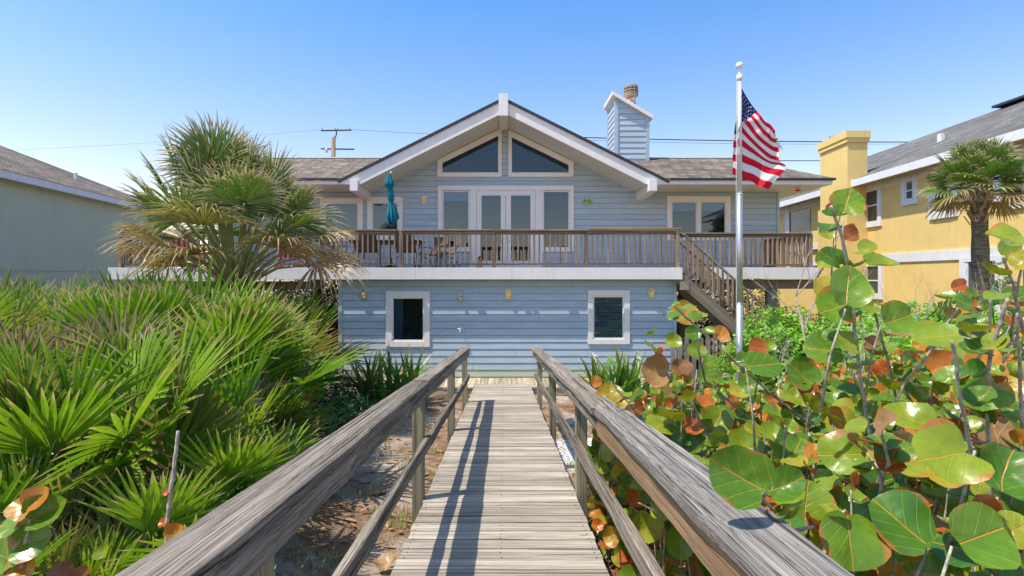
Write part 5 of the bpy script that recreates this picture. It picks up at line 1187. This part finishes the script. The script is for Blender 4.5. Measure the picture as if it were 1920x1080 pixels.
# hand-placed leaves that stand out in the photograph: px, py, r px, direction of the midrib, kind, facing (0 camera .. 1 sky)
HL = [(1384, 892, 66, 148, .16, .25), (1583, 850, 47, 175, .36, .6), (1592, 1012, 60, 262, .27, .35), (1512, 942, 46, 75, .36, .2), (1578, 935, 36, 250, .30, .5), (1735, 1040, 58, 200, .2, .6), (1838, 1005, 70, 20, .24, .5), (1878, 1062, 55, 0, .6, .6),
      (1706, 783, 43, 130, .40, .6), (1778, 852, 62, 190, .42, .6), (1652, 905, 45, 200, .05, .6), (1690, 980, 60, 120, .06, .5), (1880, 890, 58, 60, .1, .5), (1605, 760, 22, 110, .30, .4), (1580, 800, 35, 170, .45, .6),
      (1590, 540, 48, 75, .30, .25), (1555, 545, 34, 120, .58, .3), (1588, 380, 33, 70, .33, .3), (1562, 394, 17, 170, .93, .4), (1549, 437, 17, 180, .45, .3), (1591, 441, 19, 330, .93, .4), (1545, 488, 19, 200, .5, .3), (1650, 497, 30, 5, .38, .85), (1570, 575, 40, 200, .25, .5),
      (1545, 655, 38, 160, .24, .4), (1680, 600, 38, 20, .26, .4), (1693, 600, 16, 340, .84, .4), (1757, 628, 44, 160, .36, .7), (1788, 650, 34, 10, .40, .6), (1640, 655, 24, 20, .12, .5), (1728, 645, 18, 180, .68, .5),
      (1283, 588, 29, 155, .63, .35), (1305, 596, 9, 20, .84, .5), (1299, 626, 17, 190, .12, .4), (1351, 626, 17, 60, .72, .2), (1421, 653, 20, 170, .86, .4), (1440, 645, 14, 80, .40, .2), (1263, 640, 17, 180, .42, .4), (1306, 658, 20, 120, .34, .4), (1430, 683, 38, 10, .14, .6), (1502, 703, 33, 130, .18, .3), (1449, 750, 17, 200, .87, .6), (1490, 746, 22, 10, .38, .5),
      (1228, 698, 32, 160, .99, .3), (1275, 690, 20, 100, .97, .3), (1262, 735, 19, 100, .98, .3), (1288, 739, 16, 180, .84, .5), (1324, 753, 18, 0, .80, .6), (1143, 738, 24, 80, .60, .3), (1118, 716, 13, 110, .74, .3), (1185, 765, 26, 340, .93, .5), (1343, 790, 30, 60, .40, .4), (1327, 706, 26, 320, .32, .4), (1330, 680, 18, 30, .30, .4), (1383, 735, 22, 10, .55, .7), (1373, 765, 14, 250, .90, .4), (1215, 785, 18, 150, .25, .5), (1260, 755, 20, 180, .2, .5), (1300, 800, 22, 190, .52, .7), (1410, 720, 24, 190, .15, .5), (1470, 790, 26, 200, .3, .5),
      (1763, 690, 36, 120, .76, .3), (1850, 680, 36, 170, .70, .6), (1880, 726, 36, 80, .62, .4), (1840, 735, 48, 200, .26, .5), (1868, 812, 40, 90, .99, .3), (1836, 820, 34, 120, .24, .3), (1750, 745, 18, 20, .86, .5), (1642, 815, 22, 110, .86, .4), (1660, 838, 22, 330, .88, .6), (1615, 832, 20, 180, .86, .5), (1735, 815, 40, 150, .68, .6), (1700, 855, 46, 10, .45, .6),
      (1890, 447, 40, 175, .42, .85), (1898, 475, 32, 200, .40, .5), (1905, 560, 30, 200, .25, .4), (1800, 537, 16, 185, .88, .5), (1820, 575, 24, 200, .92, .6), (1900, 605, 20, 90, .86, .5), (1910, 820, 40, 150, .3, .5),
      (1196, 925, 24, 130, .85, .3), (1173, 918, 17, 160, .30, .3), (1190, 945, 14, 230, .84, .4), (1213, 985, 32, 250, .52, .2), (1275, 1015, 34, 270, .34, .3), (1145, 1005, 18, 200, .64, .3), (1240, 960, 22, 60, .97, .3), (1285, 965, 30, 300, .1, .3), (1165, 1040, 22, 190, .4, .4), (1310, 1055, 32, 230, .7, .3), (1120, 985, 12, 180, .8, .5), (1230, 1060, 26, 300, .25, .3)]
random.seed(12)
sp_ = thing('sea_grape_shrub', 'sea grape sprays with the largest round leaves, reaching over the right railing cap', 'shrub', (1.2, 2.2, gz(1.2, 2.2))); ml = MB()
roots = []
for (px, py, rp, ang, kd, fc) in HL:
    d = max(1.22, min(3.6, 82/rp*(1.0 if rp > 20 else .75)))
    p = P(px, py, d); dr = Vector((math.cos(R(ang)), 0, math.sin(R(ang)))); r_ = rp*d/1000
    if p.x < .70 and py < 880 and p.z < 1.28-.081*d: p.z += 0
    nn = Vector((U(-.15, .15), -1, 0)).lerp(Vector((-.15, -.35, 1)), fc); dr = (dr-nn.normalized()*dr.dot(nn.normalized())).normalized()
    # round leaf seen face-on: keep its apparent size
    gleaf(ml, p-dr*r_*.86, dr, nn, r_*.90, kd, U(-.02, .16)); roots.append((p-dr*r_*.86, px, py))
# branches of the sprays, traced through the scene, with a twig to each leaf base
BR = [([(1558, 386), (1580, 450), (1598, 560), (1614, 722), (1640, 860)], 1.9, .0125), ([(1262, 572), (1317, 622), (1380, 680), (1445, 737), (1530, 805)], 2.5, .0125), ([(1799, 575), (1750, 650), (1695, 722), (1650, 800)], 2.1, .0115), ([(1858, 560), (1852, 620), (1836, 671), (1800, 780)], 2.0, .012), ([(1785, 638), (1800, 745), (1822, 850), (1830, 960)], 1.5, .011),
      ([(1908, 587), (1912, 700), (1918, 830)], 1.7, .011), ([(1638, 576), (1650, 620), (1668, 690), (1690, 790)], 2.3, .012), ([(1420, 920), (1450, 955), (1475, 985), (1500, 1060)], 1.3, .0075), ([(1650, 800), (1665, 870), (1655, 900), (1640, 1000)], 1.55, .010), ([(1220, 640), (1240, 690), (1300, 760), (1350, 860)], 2.6, .009), ([(1337, 725), (1370, 755), (1410, 790), (1470, 850)], 2.6, .010), ([(1145, 715), (1185, 765), (1240, 830)], 2.75, .008), ([(1197, 943), (1240, 965), (1290, 990), (1350, 1060)], 1.9, .007), ([(1890, 560), (1860, 650), (1850, 760), (1858, 900)], 1.6, .012), ([(1880, 480), (1900, 540), (1925, 640)], 1.9, .011)]
allp = []
for pts, d, rad in BR:
    q = [P(x, y, d+.05*k) for k, (x, y) in enumerate(pts)]; g0 = q[-1].copy(); g0.z = gz(g0.x, g0.y); g0.x = max(g0.x, .8); q2 = q+[q[-1].lerp(g0, .5), g0]
    mb = MB(); knotty(mb, q2[::-1], rad*.78); mb.build('stem', M['gstem'], sp_, smooth=True)
    for a, b in zip(q, q[1:]):
        for k in range(6): allp.append(a.lerp(b, k/6))
for p in allp:
    if rnd() < .62 and p.z > .75:
        r_ = U(.026, .05); az = U(0, 6.28); dd = sph(az, R(U(-10, 50))); q = p+Vector((U(-.03, .03), U(-.03, .08), U(-.03, .03)))
        if q.x < .62: continue
        gleaf(ml, q+dd*.01, dd, Vector((U(-.6, .3), U(-1.2, 0), 1)), r_, pick())
ml.build('foliage', M['grape'], sp_, smooth=True)
for (r0, px, py) in roots:
    c = min(allp, key=lambda a: (a-r0).length)
    if (c-r0).length > .16: c = r0+Vector((U(-.08, .08), U(.02, .12), -U(.25, .45)))
    m = c.lerp(r0, .6)+Vector((U(-.02, .02), .0, -.01)); mb = MB(); mb.tube([c, m, r0], [.0055, .0045, .003], 5); mb.build('leaf_stalk', M['gstem'], sp_, smooth=True)
for (th, ml) in LB.values():
    if ml.f: ml.build('foliage', M['grape'], th, smooth=True)
# bottom-left spray and the bare stem
th = thing('sea_grape_shrub', 'small sea grape sprig with orange and green leaves at the lower left corner', 'shrub', (-1.45, 1.55, gz(-1.45, 1.55))); ml = MB(); random.seed(14)
for (px, py, rp, ang, kd, fc) in [(50, 950, 30, 160, .66, .5), (70, 935, 24, 60, .72, .4), (85, 960, 34, 40, .18, .4), (22, 985, 30, 180, .3, .8), (60, 1015, 34, 20, .2, .4), (28, 1010, 16, 100, .75, .4), (15, 1040, 34, 120, .3, .4), (45, 1060, 28, 300, .7, .5), (110, 1075, 20, 60, .93, .5), (150, 1080, 18, 60, .93, .5), (330, 1000, 19, 60, .70, .3), (195, 1035, 14, 100, .42, .4), (312, 923, 7, 90, .82, .4), (306, 980, 9, 100, .84, .4)]:
    d = 1.55 if px < 200 else 1.9; p = P(px, py, d); dr = Vector((math.cos(R(ang)), 0, math.sin(R(ang)))); nn = Vector((U(-.15, .15), -1, 0)).lerp(Vector((-.1, -.35, 1)), fc).normalized(); dr = (dr-nn*dr.dot(nn)).normalized(); r_ = rp*d/1000; gleaf(ml, p-dr*r_*.95, dr, nn, r_, kd)
ml.build('foliage', M['grape'], th, smooth=True)
mb = MB(); knotty(mb, [P(45, 1200, 1.55), P(40, 1060, 1.55), P(60, 960, 1.55)], .008); mb.build('stem', M['gstem'], th, smooth=True)
b = P(312, 1000, 1.9); mb = MB(); knotty(mb, [Vector((b.x, b.y, gz(b.x, b.y))), b, P(322, 900, 1.9), P(334, 808, 1.9)], .011); o = mb.build('dead_branch', M['twig'], None, smooth=True); tag(o, 'single bare grey stem standing upright in the palmettos, left of the railing', 'branch')

# ------------------------------------------------------------------ ground cover, grass, litter
random.seed(21); mb = MB(); k = 0
while k < 15000:
    X, Y = U(-6.5, -.85), U(.9, 8.5)
    xr = -1.25 if Y < 3.2 else -1.6-.12*(Y-3.2)
    if X > xr+U(-.15, .25) or 944+1000*X/Y < -150: continue
    k += 1; z = gz(X, Y)+U(.02, .50)*(.5+.5*rnd())+.28*max(0, .5+.5*math.sin(X*2.3)*math.sin(Y*1.9)); nn = Vector((U(-.8, .8), U(-1, .4), 1)).normalized(); t_ = Quaternion(nn, U(0, 6.28)) @ nn.orthogonal().normalized(); b_ = nn.cross(t_); L = U(.035, .085); w = L*.26; rr = rnd(); p = Vector((X, Y, z))
    v = [mb.vert(p, (0, rr, 0)), mb.vert(p+t_*L*.45+b_*w, (.4, rr, 0)), mb.vert(p+t_*L-nn*L*.15, (.6, rr, 0)), mb.vert(p+t_*L*.45-b_*w, (.4, rr, 0))]; mb.face(*v)
o = mb.build('ground_cover', M['vine2'] if 'vine2' in M else M['shrub'], None); o['kind'] = 'stuff'
def grass(name, n, xs, ys, Lr, mat, cond=lambda x, y: True, spread=40):
    mb = MB(); k = 0
    while k < n:
        X, Y = U(*xs), U(*ys)
        if not cond(X, Y): continue
        k += 1; strap(mb, (X, Y, gz(X, Y)-.01), sph(U(0, 6.28), R(U(90-spread, 88))), U(*Lr), U(.0028, .0055), U(.4, 1.6), rnd(), 0 if rnd() > .15 else .7, 4, .2, .05)
    o = mb.build(name, M[mat], None); o['kind'] = 'stuff'
grass('grass', 2600, (-1.6, -.72), (1.3, 3.6), (.18, .5), 'grassl', lambda x, y: rnd() < (1-sstep(2.6, 3.6, y)) and math.sin(5*x+3*y)+math.sin(9*y) > -.9)
grass('grass', 700, (-2.4, -.75), (3.6, 9.3), (.05, .16), 'grassl', lambda x, y: math.sin(6*x+4*y)+math.sin(7*y-3*x) > .8)
grass('grass', 500, (.7, 2.0), (4.5, 9.5), (.05, .15), 'grassl', lambda x, y: math.sin(6*x+4*y)+math.sin(7*y-3*x) > .6)
random.seed(22)
for k, (X, Y, s, lb) in enumerate(((.98, 4.9, 1.0, 'mound of dry olive grass under the right railing, nearest the camera'), (1.25, 5.9, .9, 'mound of dry olive grass under the right railing, nearer the white gravel'))):
    mb = MB()
    for j in range(1500): a = U(0, 6.28); r_ = .22*math.sqrt(rnd())*s; strap(mb, (X+r_*math.cos(a), Y+r_*math.sin(a), gz(X, Y)), sph(a+U(-.5, .5), R(U(45, 88))), U(.40, .72)*s, .003, U(1.0, 2.2), rnd(), 0 if rnd() > .3 else .8, 6, .2, .05)
    tag(mb.build('grass_clump', M['drygrass'], None), lb, 'grass clump')
random.seed(23); mb = MB()
for k in range(5200):
    X, Y = random.choice((-1, 1)), U(1.4, 11.7); X = X*U(.68, 2.6); p = Vector((X, Y, gz(X, Y)+U(.004, .03))); strap(mb, p, sph(U(0, 6.28), R(U(-4, 22))), U(.04, .16), U(.0015, .004) if rnd() < .85 else U(.012, .03), .1, rnd(), rnd()*.6, 2, .1, .3)
o = mb.build('leaf_litter', M['litter'], None); o['kind'] = 'stuff'
fl_lb = [(716, 850, 6.0, 'orange fallen leaf on the mulch left of the boardwalk, halfway along'), (722, 1000, 4.0, 'brown fallen leaf on the sand left of the boardwalk, near the second post'), (806, 851, 6.3, 'rusty fallen leaf tucked beside the left edge of the boardwalk'), (1065, 858, 5.6, 'orange fallen leaf under the right railing beside the dry grass')]
for px, py, d, lb in fl_lb:
    p = P(px, py, d); p.z = gz(p.x, p.y)+.02; ml = MB(); gleaf(ml, p, sph(U(0, 6), .1), Zv+Vector((U(-.2, .2), -.3, 0)), .09, .76, .3); tag(ml.build('fallen_leaf', M['litter'], None, smooth=True), lb, 'leaf')
mb = MB(); p = Vector((1.18, 9.3, gz(1.18, 9.3))); mb.lathe(p, [(.11, -.02), (.13, .03), (.10, .075), (.04, .10)], 9); o = mb.build('stone', M['rock'], None, smooth=True); o.scale = (1, 1, 1); tag(o, 'pale stone lying on the mulch right of the boardwalk, near the wall', 'stone')
p = P(908/1.0-0, 700, 11.6)
